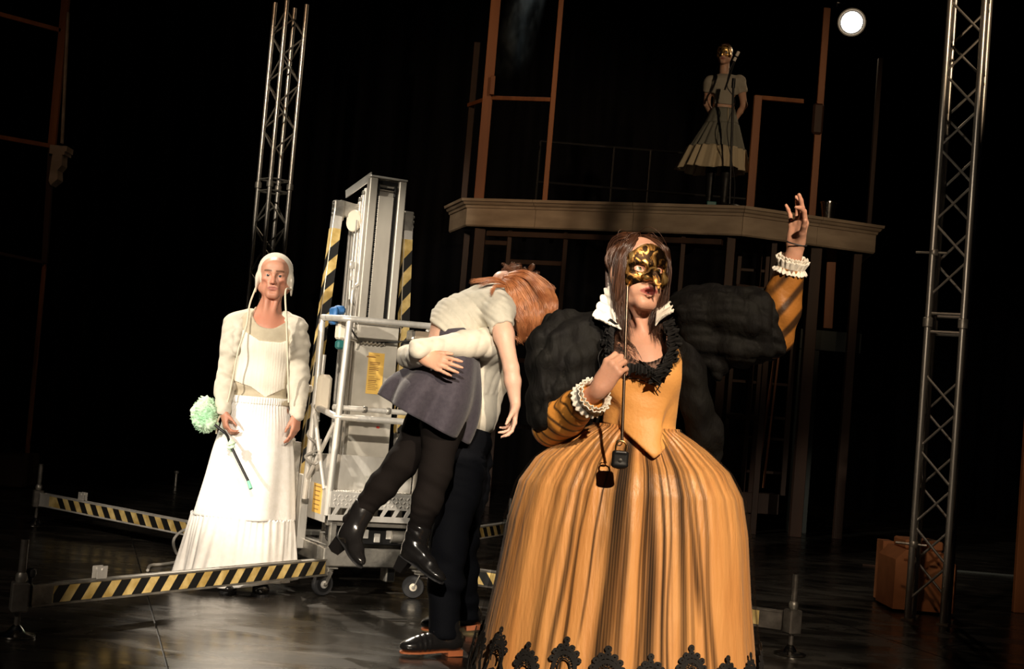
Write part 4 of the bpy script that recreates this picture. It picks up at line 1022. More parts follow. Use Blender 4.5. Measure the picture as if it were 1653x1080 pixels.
    def cutk(X, Y_, Z):
        dx = np.abs(X-xp); top = Z-(zt-.022+.35*np.maximum(dx-.055, 0)*1.5+.0*X); bot = (zp+np.minimum(dx*.62, .052)+np.maximum(dx-.09, 0)*.25)-Z
        sl = (X-(p(468, 560)[0])); sr = ((p(383, 560)[0]-.02-(Z-zb)*.0)-X)
        return np.maximum(np.maximum(top, bot), np.maximum(np.maximum(sl, sr), Y_-Y-.06))
    kv.cutby(cutk); kv.disp(lambda X, Y_, Z: .0007*np.cos((X-xp)*2*PI/.013))
    kv.build('corset', M['corset'], t, None, B)
    # shrug with long sleeves
    sv = Vol(p(325, 700, -.3), p(510, 490, .28)+[.09, 0, .03], .005)
    for s, e, w_ in ((sR, eR, wR), (sL, eL, wL)):
        limb(sv, s, e, .068, .056, .04, .008); limb(sv, e, w_+(e-w_)*-.02, .056, .037, .03, .008)
    sv.cone(sR+[-.005, 0, .0], p(405, 512, .03), .070, .050, .04); sv.cone(sL+[.0, 0, 0], p(460, 516, .03), .070, .048, .04)
    sv.ell(p(427, 560, .06), (.182, .10, .17), None, .04); sv.ell(p(387, 550, -.03), (.045, .10, .10), None, .03); sv.ell(p(469, 556, -.03), (.042, .10, .09), None, .03)
    for q in (1, 2): pass
    sv.ell(p(429, 560, -.12), (.132, .13, .24), None, .012, True); sv.ell(p(434, 490, -.05), (.083, .22, .09), None, .010, True)
    sv.plane(p(361, 670), (0, 0, -1), .004)
    sv.disp(folds(.0055, (.25, .1, 1), 62, 3.2, 8)); sv.disp(folds(.003, (-.6, .1, 1), 120, 2.5, 3)); sv.disp(lump(.002, 60, 2))
    sv.build('shrug', M['cream_knit'], t, None, B)
    # skirt in two tiers
    zs = lambda y: P(410, y, Y)[2]
    cx = p(418, 650)[0]; prof_z = np.array([zs(648), zs(680), zs(734), zs(780), zs(835)]); prof_r = np.array([.155, .185, .222, .245, .272])
    def sk1(u, v_):
        z = prof_z[0]+(prof_z[-1]-prof_z[0])*v_; r = np.interp(-z, -prof_z, prof_r); a = u*2*PI
        g = np.sin(a*11+1.9*np.sin(a*3)+.8*v_)*(.2+.8*v_)*.8+.9*np.sin(a*6+2*v_+1+np.sin(a*2))*v_+.5*np.exp(-v_*9)*np.sin(a*60+3*np.sin(a*5))
        r = r+.0062*g+.012*v_*np.sin(a*5+1); sway = -.030*v_
        return cx-B[0]+sway+np.cos(a)*r, Y-B[1]+np.sin(a)*(r*.86), z+.0*a
    surf('skirt', sk1, 420, 50, M['white_cotton'], t, True, (0, 0, 0), .003)
    zh = .035
    def sk2(u, v_):
        a = u*2*PI; z = prof_z[-1]+.006+(zh-prof_z[-1])*v_; r = .274+.047*v_**.8
        f = np.sin(a*43+2.6*np.sin(a*5))*(1-.8*v_)*.5+np.sin(a*17+2.4*np.sin(a*3)+v_)*v_*1.7
        r = r+.0062*f+.020*v_*np.sin(a*6+.7)+.006*np.exp(-v_*30)
        lift_ = .045*v_*np.clip(np.abs(np.cos(a))-.3, 0, 1)+.010*v_*np.sin(a*5)
        return cx-B[0]-.030-.016*v_+np.cos(a)*r, Y-B[1]+np.sin(a)*r*.86, z+lift_+.004*np.sin(a*70)*np.exp(-v_*20)
    surf('skirt_ruffle', sk2, 640, 34, M['white_cotton'], t, True, (0, 0, 0), .003)
    def wb(u, v_):
        a = u*2*PI; z = prof_z[0]-.012+.04*v_; r = .160+.004*np.sin(a*70)*np.sin(v_*PI); return cx-B[0]+np.cos(a)*r, Y-B[1]+np.sin(a)*r*.86, z+0*a
    surf('waistband', wb, 420, 6, M['white_cotton'], t, True, (0, 0, 0), .003)
    for x0, x1 in ((372, 366), (418, 424)):
        h_ = P(x0, 945, 7.86)*[1, 1, 0]; to = P(x1, 950, 7.50)*[1, 1, 0]; to = h_+nrm(to-h_)*.285; sh = Vol(np.minimum(h_, to)-.08, np.maximum(h_, to)+[.08, .08, .16], .006); shoe(sh, h_, to); sh.cone(h_+[0, -.04, .06], h_+[0, -.03, .12], .042, .04, .02)
        o = sh.build('shoe', M['black_leather'], t, None, B); sole('sole', M['black_rubber'], o, h_, to, (0, 0, 1), .042, .014, B)
    # feather duster in the right hand
    D = B+np.array([0, 0, 0]); dt = thing('feather_duster', 'pale green feather duster with black stick held by the man in white', 'duster', P(331, 671, 7.70))
    O = np.array(dt.location); hp = P(366, 702, 7.63)
    a = P(352, 690, 7.66)-O; MB().tube(bez([(0, 0, 0), a, hp-O, P(374, 722, 7.56)-O, P(401, 777, 7.50)-O], 6), .0075, 10).build('stick', M['black_metal'], dt, True)
    M['fluff'] = mat('green_fluff', (.78, .88, .72), .95, 0, (7, (.42, .74, .48), 4, ONE), None, .1, sheen=.4)
    fv = Vol((-.12, -.11, -.14), (.13, .11, .15), .0042); fv.ell((-.005, 0, .01), (.066, .058, .085), None, .02); fv.ell((.025, 0, -.04), (.04, .04, .05), None, .03); fv.disp(lump(.010, 55, 6)); fv.disp(lump(.006, 150, 9))
    fv.build('feather_head', M['fluff'], dt, None)
    q = np.random.RandomState(2); mb = MB()
    for i in range(900):
        d_ = nrm(q.normal(size=3)); c = d_*np.array([.062, .055, .085])+[0, 0, .005]; e = c+nrm(d_+q.normal(size=3)*.5)*q.uniform(.010, .022); mb.tube([c, (c+e)/2+q.normal(size=3)*.002, e], [.0016, .0012, .0004], 3, 0, False)
    tag(mb.build('feathers', M['fluff'], dt, True), kind='stuff')
    M['mint'] = mat('mint_plastic', (.22, .66, .45), .5)
    c = P(373, 719, 7.57)-O; fv = Vol(c-.04, c+.04, .004); fv.ell(c, (.02, .02, .03), None); fv.disp(lump(.006, 120, 4)); fv.build('feather_tuft', M['fluff'], dt, None)
    MB().tube([P(401, 777, 7.50)-O, P(405, 789, 7.48)-O], [.0085, .010], 10).build('end_cap', M['mint'], dt, True)
man_white()
# ------------------------------------------------------------------ person: masked woman in the orange gown (front)
M['satin'] = mat('orange_satin', (.86, .42, .14), .42, 0, (3, (.76, .34, .105), 3, (6, 6, .4)), (6, .5, (9, 9, .7)), .5, sheen=.3)
M['satin_body'] = mat('orange_satin_bodice', (.86, .42, .12), .5, 0, (4, (.78, .36, .10), 3, ONE), (90, .15, ONE), .4, sheen=.2)
M['sleeve'] = mat('ochre_sleeve', (.50, .20, .035), .5, 0, (5, (.36, .13, .02), 3, (1, 1, 1)), (60, .2, ONE), .4)
M['cape'] = mat('black_cape_cloth', (.0075, .007, .006), .75, 0, (14, (.004, .0035, .0035), 5, ONE), (45, .6, (1, 1, .5)), .12)
M['lace'] = mat('black_lace', (.008, .007, .007), .8)
M['ruff'] = mat('white_ruffle_linen', (.88, .83, .74), .85, 0, (60, (.78, .72, .62), 3, ONE), (200, .2, ONE), .2)
M['dark_hair'] = mat('dark_brown_hair', (.028, .011, .006), .38, 0, (25, (.075, .028, .012), 3, (1, 1, .15)), None, .6)
M['red_hair'] = mat('copper_hair', (.58, .24, .10), .32, 0, (20, (.34, .11, .04), 3, ONE), None, .6)
def gold_mat():
    m = mat('cracked_gold_leaf', (.80, .48, .14), .3, .9); nt = m.node_tree; b = nt.nodes['Principled BSDF']; N = nt.nodes.new; L = nt.links.new
    tc = N('ShaderNodeTexCoord'); n = N('ShaderNodeTexNoise'); n.inputs['Scale'].default_value = 26; n.inputs['Detail'].default_value = 8; n.inputs['Distortion'].default_value = 1.2; L(tc.outputs['Object'], n.inputs[0])
    r = N('ShaderNodeValToRGB'); e = r.color_ramp.elements; e[0].position = .43; e[0].color = (.02, .010, .004, 1); e[1].position = .60; e[1].color = (.92, .62, .24, 1)
    x = e.new(.50); x.color = (.42, .20, .05, 1); L(n.outputs[0], r.inputs[0]); L(r.outputs[0], b.inputs['Base Color'])
    v = N('ShaderNodeTexVoronoi'); v.feature = 'DISTANCE_TO_EDGE'; v.inputs['Scale'].default_value = 40; L(tc.outputs['Object'], v.inputs[0])
    mr = N('ShaderNodeMapRange'); L(n.outputs[0], mr.inputs[0]); mr.inputs[3].default_value = .6; mr.inputs[4].default_value = .18; L(mr.outputs[0], b.inputs['Roughness'])
    bp = N('ShaderNodeBump'); bp.inputs['Strength'].default_value = .5; bp.inputs['Distance'].default_value = .003; L(n.outputs[0], bp.inputs['Height']); L(bp.outputs[0], b.inputs['Normal'])
    return m
M['gold'] = gold_mat()
def tulle_mat(name, base_col, lo, hi, attr=True):
    m = bpy.data.materials.new(name); m.use_nodes = True; nt = m.node_tree; b = nt.nodes['Principled BSDF']; N = nt.nodes.new; L = nt.links.new
    b.inputs['Base Color'].default_value = tuple(base_col)+(1,); b.inputs['Roughness'].default_value = .8; b.inputs['Specular IOR Level'].default_value = .2
    a = N('ShaderNodeVertexColor'); a.layer_name = 'Col'; sp = N('ShaderNodeSeparateColor'); L(a.outputs[0], sp.inputs[0])
    lw = N('ShaderNodeLayerWeight'); lw.inputs[0].default_value = .35
    pw = N('ShaderNodeMath'); pw.operation = 'POWER'; L(lw.outputs['Facing'], pw.inputs[0]); pw.inputs[1].default_value = 2.5
    ml = N('ShaderNodeMath'); ml.operation = 'MULTIPLY_ADD'; L(pw.outputs[0], ml.inputs[0]); ml.inputs[1].default_value = hi-lo; ml.inputs[2].default_value = lo
    mx = N('ShaderNodeMath'); mx.operation = 'MAXIMUM'; L(ml.outputs[0], mx.inputs[0]); L(sp.outputs[0], mx.inputs[1]); mx.use_clamp = True
    L(mx.outputs[0], b.inputs['Alpha']); return m
M['tulle'] = tulle_mat('sheer_black_tulle', (.016, .011, .008), .03, .95)
def facev(v, hd, g, S_):
    E = lambda c, r, k=.015, sub=False: v.ell(hd.p(*c), (np.array(r)+g)*S_, hd.A, k*S_, sub); C = lambda a, b, ra, rb, k=.01: v.cone(hd.p(*a), hd.p(*b), (ra+g)*S_, (rb+g)*S_, k*S_)
    E((0, -.018, .032), (.075, .092, .083)); E((0, .028, .03), (.067, .058, .066), .03); E((0, .03, -.045), (.060, .052, .068), .03)
    for q in (-1, 1): E((q*.040, .058, -.022), (.027, .022, .018), .022)
    E((0, .074, .045), (.042, .016, .03), .03); C((-.044, .068, .022), (0, .086, .018), .012, .012, .014); C((.044, .068, .022), (0, .086, .018), .012, .012, .014)
def gown_woman():
    Y = 4.5; B = np.array([P(998, 1080, Y)[0], Y, 0]); p = lambda x, y, dY=0: P(x, y, Y+dY)
    t = thing('person', 'woman in wide orange gown and black cape raising one hand beside the others', 'person', B)
    S = 1.04
    hd = Head(P(1045, 436, 4.40)-nrm((.34, -1, .10))*.075, (.34, -1, .10), (-.04, .08, 1), S)
    nk = p(1038, 545, .05); sR, eR, wR = p(960, 558, .03), p(890, 690, .0), p(968, 628, -.24)
    sL, eL, wL = p(1112, 553, .05), p(1247, 540, .0), p(1284, 402, -.10)
    fine = .0032
    v = Vol(np.array([p(860, 560)[0], Y-.34, -.02]), np.array([p(1320, 300)[0]+.04, Y+.30, p(1040, 300)[2]+.07]), .009,
            [(2, hd.c[2]-.22, p(1300, 300)[2]+.05, fine), (2, p(0+1000, 640)[2], hd.c[2]-.2, .0036), (0, hd.c[0]-.1, hd.c[0]+.1, .0033), (0, p(950, 600)[0], p(1035, 600)[0], .0033), (0, p(1262, 380)[0]-.02, p(1318, 340)[0]+.03, .0033), (1, Y-.36, Y+.08, .0042)])
    hd.sculpt(v, male=False, mouth=.009)
    v.cone(hd.p(0, -.02, -.05), nk, .050, .054, .03); v.cone(hd.p(-.03, .02, -.085), p(1034, 557, -.045), .011, .010, .02); v.cone(hd.p(.03, .02, -.085), p(1046, 558, -.045), .011, .010, .02)
    def torso(v, g=0, k=.04, arms=True, low=True):
        v.ell(p(1036, 605), (.135+g, .098+g, .145+g), None, k); v.ell(p(1031, 665), (.112+g, .088+g, .12+g), None, k)
        for q in (-1, 1): v.ell(p(1034+q*31, 612, -.070), (.058+g*.6, .048+g*.6, .056+g*.6), None, .04)
        if low: v.ell(p(1027, 740), (.155+g, .115+g, .11+g), None, k)
        if arms: v.cone(sR+[.02, 0, 0], sL-[.02, 0, 0], .046+g, .046+g, k)
        v.cone(nk+[0, 0, -.01], p(1037, 590, -.01), .058+g, .10+g, k)
    torso(v)
    # collar bones
    for q in (-1, 1): v.cone(p(1040+q*6, 566, -.062), p(1040+q*50, 556, -.03), .008, .008, .015)
    limb(v, sR, eR, .046, .038, .03, .003); limb(v, eR, wR, .038, .0245, .015, .006)
    limb(v, sL, eL, .046, .038, .03, .003); limb(v, eL, wL, .038, .0245, .015, .006)
    for q in (-1, 1):
        x = p(1027, 740)[0]+q*.085; v.chain([(x, Y, .82), (x-.01, Y-.02, .47), (x-.015, Y+.02, .08), (x, Y-.10, .035)], [.085, .056, .034, .03], .03)
    # gripping hand and raised open hand
    hand(v, wR, p(1001, 574, -.26)-wR, (.42, .88, -.18), (-.75, .1, .5), [(.75, 1.35, .8), (.8, 1.4, .8), (.85, 1.4, .8), (.95, 1.4, .8)], .98, .03, (.15, .35, .55, .5), .083)
    hand(v, wL, p(1291, 345, -.11)-wL, (-.78, -.62, .1), (-.6, -.8, 0), [(.45, .75, .4), (.10, .35, .2), (-.05, .25, .15), (.15, .3, .2)], .97, [.10, .02, -.07, -.20], (.60, .55, -.10, .05), .083)
    v.build('body', M['skin'], t, skin_col((.60, .31, .21), hd, (.34, .085, .07), (.08, .04, .02)), B)
    hd.eyes(t, B, (.10, .14, .09), (-.35, 1, .30))
    mv = MB().lathe(hd.p(0, .070, -.078)-B, [(.002, -.008), (.016, -.004), (.018, .004), (.012, .010)], 16, hd.f).build('mouth_cavity', mat('dark_mouth', (.05, .01, .01), .6), t, True)
    # ---- hair
    hv = Vol(hd.c-.16, hd.c+.17, .005); hv.ell(hd.p(0, -.022, .033), (.078, .096, .088), hd.A, .01); hv.ell(hd.p(0, -.045, -.06), (.068, .058, .09), hd.A, .05)
    hv.disp(lambda X, Y_, Z: .0022*np.sin(((X-hd.c[0])*.9+(Z-hd.c[2])*.2)*420+2*np.sin(Y_*40))); hv.ell(hd.p(0, .13, -.03), (.071, .125, .112), hd.A, .006, True)
    hair = hv.build('hair', M['dark_hair'], t, None, B)
    gs = []; H = hd.p
    for q in (-1, 1):   # q=+1: her right = left in the picture
        for k, (a, b, l) in enumerate(((.02, .066, .9), (.045, .04, .95), (.066, .01, 1.), (.078, -.03, 1.), (.07, -.07, 1.), (.055, .055, .85))):
            top = H(q*.012, .02-k*.025, .113-.004*k); s1 = H(q*(.044+.002*k), b*.92, .082); s1b = H(q*(.064+.0015*k), b*.9, .045); bk_ = min(b, 0)*(.35 if q > 0 else .1); s2 = H(q*(.072+bk_), b*.85, .0)
            s3 = H(q*(.070+bk_), b*.7-.005, -.09); s4 = H(q*(.066+bk_-.02*(k % 2)), b*.6+.0, -.17*l); s5 = H(q*(.066-.028*(k % 2)+.02*(k == 2)), b*.6+.03, -.25*l)
            gs.append([top, s1, s1b, s2, s3, s4, s5])
    locks('hair_strands', M['dark_hair'], hair, gs, 60, .0095, .0018, 3, B, .010, 26, curl=.004, cf=9)
    locks('hair_strands', M['dark_hair'], hair, [[H(0, -.02, .112), H(q*.03, -.08, .10), H(q*.035, -.10, .02), H(q*.035, -.09, -.12), H(q*.045, -.07, -.22)] for q in (-1, -.4, .4, 1)], 50, .03, .0026, 5, B, .008, 18)
    locks('flyaway_hair', M['dark_hair'], hair, [[H(q*.01, -.02, .115), H(q*.03, .03, .118), H(q*.055, .03, .095), H(q*.078, .01, .03)] for q in (-1, 1)], 9, .02, .0011, 8, B, .02, 12)
    locks('stray_lock', M['dark_hair'], hair, [[H(.075, .03, -.15), H(.06, .05, -.21), H(.035, .07, -.235), H(.02, .075, -.27)], [H(-.078, .02, -.1), H(-.082, .035, -.18), H(-.06, .04, -.25), H(-.11, .04, -.27)]], 14, .006, .0016, 9, B, .01, 12)
    # ---- bodice with deep neckline and pointed waist
    bv = Vol(np.array([p(940, 600)[0]-.02, Y-.2, p(1000, 760)[2]]), np.array([p(1120, 600)[0]+.04, Y+.2, p(1000, 540)[2]]), .0042)
    torso(bv, .012, .04, True); bv.ell(p(1037, 553, -.07), (.098, .24, .098), None, .006, True)
    bv.cone(p(1038, 680, -.105), p(1046, 735, -.138), .050, .030, .05, (0, 1, 0), .28)
    xm = p(1048, 735)[0]; zt = p(1040, 548)[2]; zw = p(1048, 738)[2]; zs_ = p(1000, 690)[2]
    def cutb(X, Y_, Z):
        dx = np.abs(X-xm); b_ = np.where(Y_ < Y, zw+np.minimum(dx*.80, .090)+np.maximum(dx-.11, 0)*.1, zs_)
        return np.maximum(np.maximum(b_-Z, Z-zt-.02), np.maximum(X-sL[0]+.03, sR[0]+.04-X))
    def sq(X, Y_, Z): return -.018*np.exp(-((Z-p(1030, 690)[2])/.05)**2)*.3
    bv.disp(folds(.0012, (.2, .3, 1), 90, 2, 3)); bv.disp(folds(.0008, (.8, .1, .5), 70, 2, 9)); bv.cutby(cutb)
    bo = bv.build('bodice', M['satin_body'], t, None, B)
    def seam(pts): MB().tube(bez(pts, 6)-B, .0016, 5).build('seam_piping', M['sleeve'], bo, True)
    # lace at neckline: ruffled sheer black flounce
    M['lace_sheer'] = tulle_mat('sheer_black_lace', (.012, .009, .008), .42, .97)
    cN = p(1037, 560, -.02)
    def fl1(u, v_):
        a = PI+.15+(PI-.3)*u; R = .088+.034*v_; f = .006*np.sin(a*34+3*np.sin(a*5))*(.4+v_)
        dz = -.086*np.sin(-a)**1.3-.040*v_+.012*np.sin(a*13)*v_
        return cN[0]-B[0]+np.cos(a)*(R+f)*1.02, cN[1]-B[1]+np.sin(a)*(R*.86+f)-.028-.012*v_, cN[2]+.035+dz
    o = surf('lace_flounce', fl1, 260, 14, M['lace_sheer'], bo, False, (0, 0, 0))
    def frill(pts, wdir, wd, n, amp, seed, off=0.):
        path = bez(pts, 14); L = len(path); wdir = nrm(wdir)
        def f(u, v_):
            i = u*(L-1); out = []; T = np.gradient(path, axis=0)
            for c in range(3):
                b_ = np.interp(i.ravel(), np.arange(L), path[:, c]).reshape(u.shape); out.append(b_-B[c]+wdir[c]*wd*(v_-.3)*(1+.25*np.sin(u*23+seed)))
            w_ = np.sin(u*n+seed+1.5*np.sin(u*n*.23))*amp*(.25+v_); out[1] = out[1]-.006-w_-off; out[2] = out[2]+w_*.35+.3*amp*np.cos(u*n*1.7)*v_; out[0] = out[0]+w_*.3
            return tuple(out)
        return surf('lace_frill', f, 200, 9, M['lace'], bo, False, (0, 0, 0))
    Lp_ = [p(992, 522, -.10), p(985, 550, -.125), (p(990, 580, -.14)), p(1002, 604, -.15)]; Rp_ = [p(1074, 520, -.10), p(1082, 550, -.12), p(1078, 578, -.14), p(1062, 606, -.155)]
    for k in range(4):
        frill(Lp_, (-1+.2*k, -.2, .1*k), .034-.004*k, 60+9*k, .009, k, .004*k); frill(Rp_, (1-.2*k, -.2, .12*k-.1), .036-.004*k, 60+8*k, .009, k+5, .004*k)
    frill([p(1044, 590, -.150), p(1056, 604, -.158), p(1062, 622, -.158)], (-1, 0, .5), .04, 40, .008, 3); frill([p(1066, 588, -.145), p(1060, 602, -.156), p(1050, 620, -.158)], (1, 0, .3), .036, 44, .008, 8)
    frill([p(1003, 592, -.150), p(1030, 592, -.162), p(1056, 598, -.158)], (0, 0, -1), .03, 60, .006, 2)
    for pts in ([(1000, 588), (1003, 606), (1030, 612), (1056, 622)], [(1083, 560), (1084, 590), (1074, 606), (1062, 628)], [(978, 556), (966, 575), (970, 600), (973, 640)], [(1060, 600), (1058, 622), (1066, 634)]):
        MB().tube(bez([p(x, y, -.135 if x > 985 else -.11) for x, y in pts], 6)-B, .0016, 5).build('lace_cord', M['lace'], bo, True)
    # ---- standing ruff collar, two flaring wings
    def wing(q, xs):
        A, Bp, C_, D_ = [p(*k) for k in xs]
        def f(u, v_):
            e = (1-u)*(1-v_); r = [A[i]*(1-u)*(1-v_)+Bp[i]*u*(1-v_)+C_[i]*(1-u)*v_+D_[i]*u*v_ for i in range(3)]
            s = v_*v_
            return r[0]-B[0]+.004*np.sin(u*26)*s, r[1]-B[1]+.007*np.sin(u*26+1)*s, r[2]-B[2]+.004*np.sin(u*30+2)*s
        surf('ruff_collar', f, 40, 14, M['ruff'], t, False, (0, 0, 0), .004)
    wing(-1, [(1000, 470, .03), (1000, 527, -.11), (981, 458, .03), (956, 511, -.12)]); wing(-1, [(1000, 527, -.11), (1003, 532, -.13), (956, 511, -.12), (987, 523, -.14)])
    wing(1, [(1062, 478, .0), (1058, 520, -.10), (1074, 472, .0), (1087, 500, -.10)]); wing(1, [(1058, 520, -.10), (1058, 526, -.12), (1087, 500, -.10), (1066, 512, -.12)])
    def back(u, v_):
        a = .05*PI+.9*PI*u; R = .085+.03*v_; c = p(1036, 520, .03); return c[0]-B[0]+np.cos(a)*R, c[1]-B[1]+np.sin(a)*R, c[2]-B[2]+.075*v_+.004*np.sin(a*40)*v_
    surf('ruff_collar', back, 90, 10, M['ruff'], t, False, (0, 0, 0), .003)
    # ---- sleeves under the cape: ochre, dark stripes
    def stripes(a, b):
        d = nrm(np.array(b)-np.array(a))
        def f(V):
            s = (V-a)@d; ang = np.arctan2(V[:, 2]-a[2]-s*d[2], V[:, 1]-a[1]-s*d[1]); w = np.clip(np.sin(s*190+2.4*np.sin(ang*2+s*20))*2.2-1.1, 0, 1)*.92
            c = np.tile(np.array([.50, .205, .036]), (len(V), 1)); return c*(1-w[:, None])+np.array([.015, .01, .008])*w[:, None]
        return f
    M['sleeve_striped'] = mat('striped_ochre_sleeve', (.5, .2, .04), .5, 0, None, (60, .2, ONE), .4, attr=True)
    e2 = wR+(eR-wR)*.16
    s1 = Vol(np.minimum(eR, wR)-.1, np.maximum(eR, wR)+.1, .0045); limb(s1, eR, e2, .062, .046, .02, .006); s1.disp(folds(.005, e2-eR, 110, 2.2, 4)); s1.plane(e2, wR-eR, .003); s1.build('sleeve', M['sleeve_striped'], t, stripes(eR, wR), B)
    e3 = wL+(eL-wL)*.20
    s2 = Vol(np.minimum(eL, wL)-.12, np.maximum(eL, wL)+.12, .0045); limb(s2, eL+[0.0, 0, -.01], e3, .066, .046, .02, .006); s2.cone(eL-[.06, 0, 0], eL, .05, .06); s2.disp(folds(.004, (.9, .2, .6), 90, 2.5, 5)); s2.plane(e3, wL-eL, .003)
    s2.build('sleeve', M['sleeve_striped'], t, (lambda V: (lambda w: np.array([.36, .14, .026])*(1-w)+np.array([.02, .012, .008])*w)(np.clip(folds(1, (.8, .1, -.75), 95, 2.5, 6)(V[:, 0], V[:, 1], V[:, 2])*2.2-.2, 0, 1)[:, None]*.9)), B)
    def cuff(c, d, r0, nm='ruffle_cuff'):
        d = nrm(d); x = nrm(np.cross(d, [0, 1, .2])); y = np.cross(d, x)
        for l0, l1, R0, R1, ph in ((-.020, .012, r0*1.05, r0*1.28, 0), (-.012, -.030, r0*1.05, r0*1.34, 1), (.0, .020, r0*.95, r0*1.10, 2)):
            def f(u, v_):
                a = u*2*PI; R = R0+(R1-R0)*v_+.0032*np.sin(a*19+ph)*v_; s = l0+(l1-l0)*v_+.0022*np.sin(a*27+ph)*v_
                return tuple(c[i]-B[i]+d[i]*s+(np.cos(a)*x[i]+np.sin(a)*y[i])*R for i in range(3))
            surf(nm, f, 150, 8, M['ruff'], t, True, (0, 0, 0), .0025)
    cuff(p(957, 640, -.225), wR-eR, .043); cuff(p(1278, 424, -.085), wL-eL, .040)
    w0 = wL+nrm(wL-eL)*.018; d = nrm(wL-eL); x = nrm(np.cross(d, [0, 1, 0])); y = np.cross(d, x)
    MB().tube([w0-B+(math.cos(a)*x*.0305+math.sin(a)*y*.0305)+d*.003*math.sin(a) for a in np.linspace(0, 2*PI, 28, endpoint=False)], .0022, 6, closed=True).build('wrist_band', M['black_rubber'], t, True)
    # ---- black cape with huge puffed sleeves
    # left puff
    pv = Vol(p(840, 730, -.28)-[.03, 0, .03], p(1010, 480, .25)+[.05, 0, .06], .0052)
    pv.ell(p(907, 572, -.0), (.110, .125, .130), [(1, 0, .0), (0, 1, 0), (0, 0, 1)], .05); pv.ell(p(955, 560, .02), (.085, .11, .115), None, .05); pv.ell(p(890, 632, .0), (.080, .11, .115), None, .04); pv.ell(p(885, 672, .0), (.062, .09, .062), None, .03); pv.ell(p(930, 615, .0), (.055, .11, .10), None, .04)
    pv.disp(folds(.011, (.15, .35, 1), 30, 2.6, 21, True)); pv.disp(folds(.006, (1, .3, .2), 62, 2.4, 22, True)); pv.disp(lump(.006, 30, 23)); pv.disp(folds(.0022, (1, .3, .25), 210, 3, 24))
    cape = pv.build('puffed_sleeve', M['cape'], t, None, B)
    # right puff along the raised arm
    qv = Vol(p(1060, 640, -.25)-[.0, 0, .02], p(1300, 440, .25)+[.05, 0, .05], .0052)
    qv.ell(p(1125, 510, .02), (.100, .11, .082), None, .05); qv.ell(p(1165, 505, .0), (.100, .12, .078), None, .04); qv.ell(p(1213, 520, -.02), (.085, .11, .105), None, .03); qv.ell(p(1232, 550, -.0), (.070, .10, .062), None, .03); qv.ell(p(1190, 560, -.01), (.09, .10, .062), None, .03); qv.ell(p(1130, 555, .02), (.06, .09, .07), None, .04); qv.ell(p(1158, 590, -.0), (.030, .05, .045), None, .02)
    qv.disp(folds(.012, (.25, .35, 1), 40, 2.8, 31, True)); qv.disp(folds(.007, (.9, .3, .5), 48, 2.6, 32, True)); qv.disp(lump(.006, 32, 33)); qv.disp(folds(.0022, (.2, .3, 1), 220, 3, 34))
    qv.build('puffed_sleeve', M['cape'], t, None, B)
    # cape body: shoulders, back and the two hanging fronts
    gv = Vol(p(900, 800, -.22)-[.05, 0, .02], p(1190, 500, .36)+[.05, 0, .05], .0065)
    gv.cone(p(965, 545, .05), p(1005, 535, .06), .065, .055, .04); gv.cone(p(1070, 540, .05), p(1115, 545, .05), .055, .07, .04)
    gv.ell(p(1035, 600, .13), (.19, .07, .22), None, .04); gv.ell(p(1025, 720, .16), (.24, .06, .16), None, .05)
    gv.chain([p(1092, 545, .0), p(1112, 600, -.03), p(1122, 650, -.02), p(1138, 700, .02), p(1150, 735, .06)], [.060, .056, .052, .050, .03], .03, (.0, 1, 0), .8)
    gv.chain([p(975, 548, .0), p(962, 600, -.03), p(950, 660, .02), p(935, 700, .08)], [.045, .040, .045, .05], .03, (.0, 1, 0), .8)
    gv.ell(p(1036, 600, -.13), (.118, .20, .26), None, .01, True)
    gv.disp(folds(.008, (1, .3, .12), 70, 2, 41)); gv.disp(folds(.003, (.6, .3, .6), 160, 3, 42))
    gv.build('cape', M['cape'], t, None, B)
    # ---- gown skirt
    zz = [(690, .135), (705, .19), (720, .235), (750, .305), (790, .352), (850, .378), (950, .402), (1080, .440)]
    pz = np.array([P(1020, y, Y)[2] for y, _ in zz]+[.03]); pr = np.array([r for _, r in zz]+[.50])
    z0, z1 = pz[0]+.006, pz[-1]; cx = P(1028, 700, Y)[0]-.004
    def prof(z):
        return np.interp(-z, -pz, pr)
    def skirt(off, amp, seed, harm, extra=0.):
        q = np.random.RandomState(seed); ph = q.uniform(0, 6.28, 8)
        def f(u, v_):
            z = z0+(z1-z0)*v_**1.12; a = u*2*PI; R = prof(z)
            g = 0
            for i, n in enumerate(harm): g = g+np.sin(a*n+ph[i]+(.9*np.sin(a*3+ph[i])+.5*v_)*(1+.1*i))*(1.0/(1+.35*i))
            env = np.clip(v_*4, .12, 1)*(.75+.25*np.sin(a*2+ph[3])); fine_ = (np.sin(a*52+ph[5]+2*np.sin(a*6))*np.exp(-v_*8)*.45+.5*np.sin(a*27+2*np.sin(a*4))*np.exp(-v_*3.2)*np.clip(v_*6, 0, 1))
            R2 = R+off+amp*(g*env+fine_)
            if extra: R2 = R2+.016*np.clip(np.abs(np.cos(a))-.75, 0, 1)*4*v_+extra*env*np.clip(.5+.5*np.sin(a*29+ph[1]+2.4*np.sin(a*5+ph[2])+v_), 0, 1)**3*(.6+.4*np.sin(a*11+ph[4]))
            x = np.cos(a)*R2; ry = .50+.14*v_
            y = np.sin(a)*(R2*ry+(1-np.clip(v_*6, 0, 1))*(.10-R*ry)*1.0+(amp*g*env)*.3)
            # pointed waist: cloth dips below the bodice point in front
            return cx-B[0]+x, y, z
        return f
    under = skirt(0, .0065, 4, (7, 13, 19, 5))
    surf('gown_skirt', under, 720, 90, M['satin'], t, True, (0, 0, 0))
    over = skirt(.005, .0065, 4, (7, 13, 19, 5), .008)
    o = surf('tulle_overskirt', over, 1080, 80, M['tulle'], t, True, (0, 0, 0))
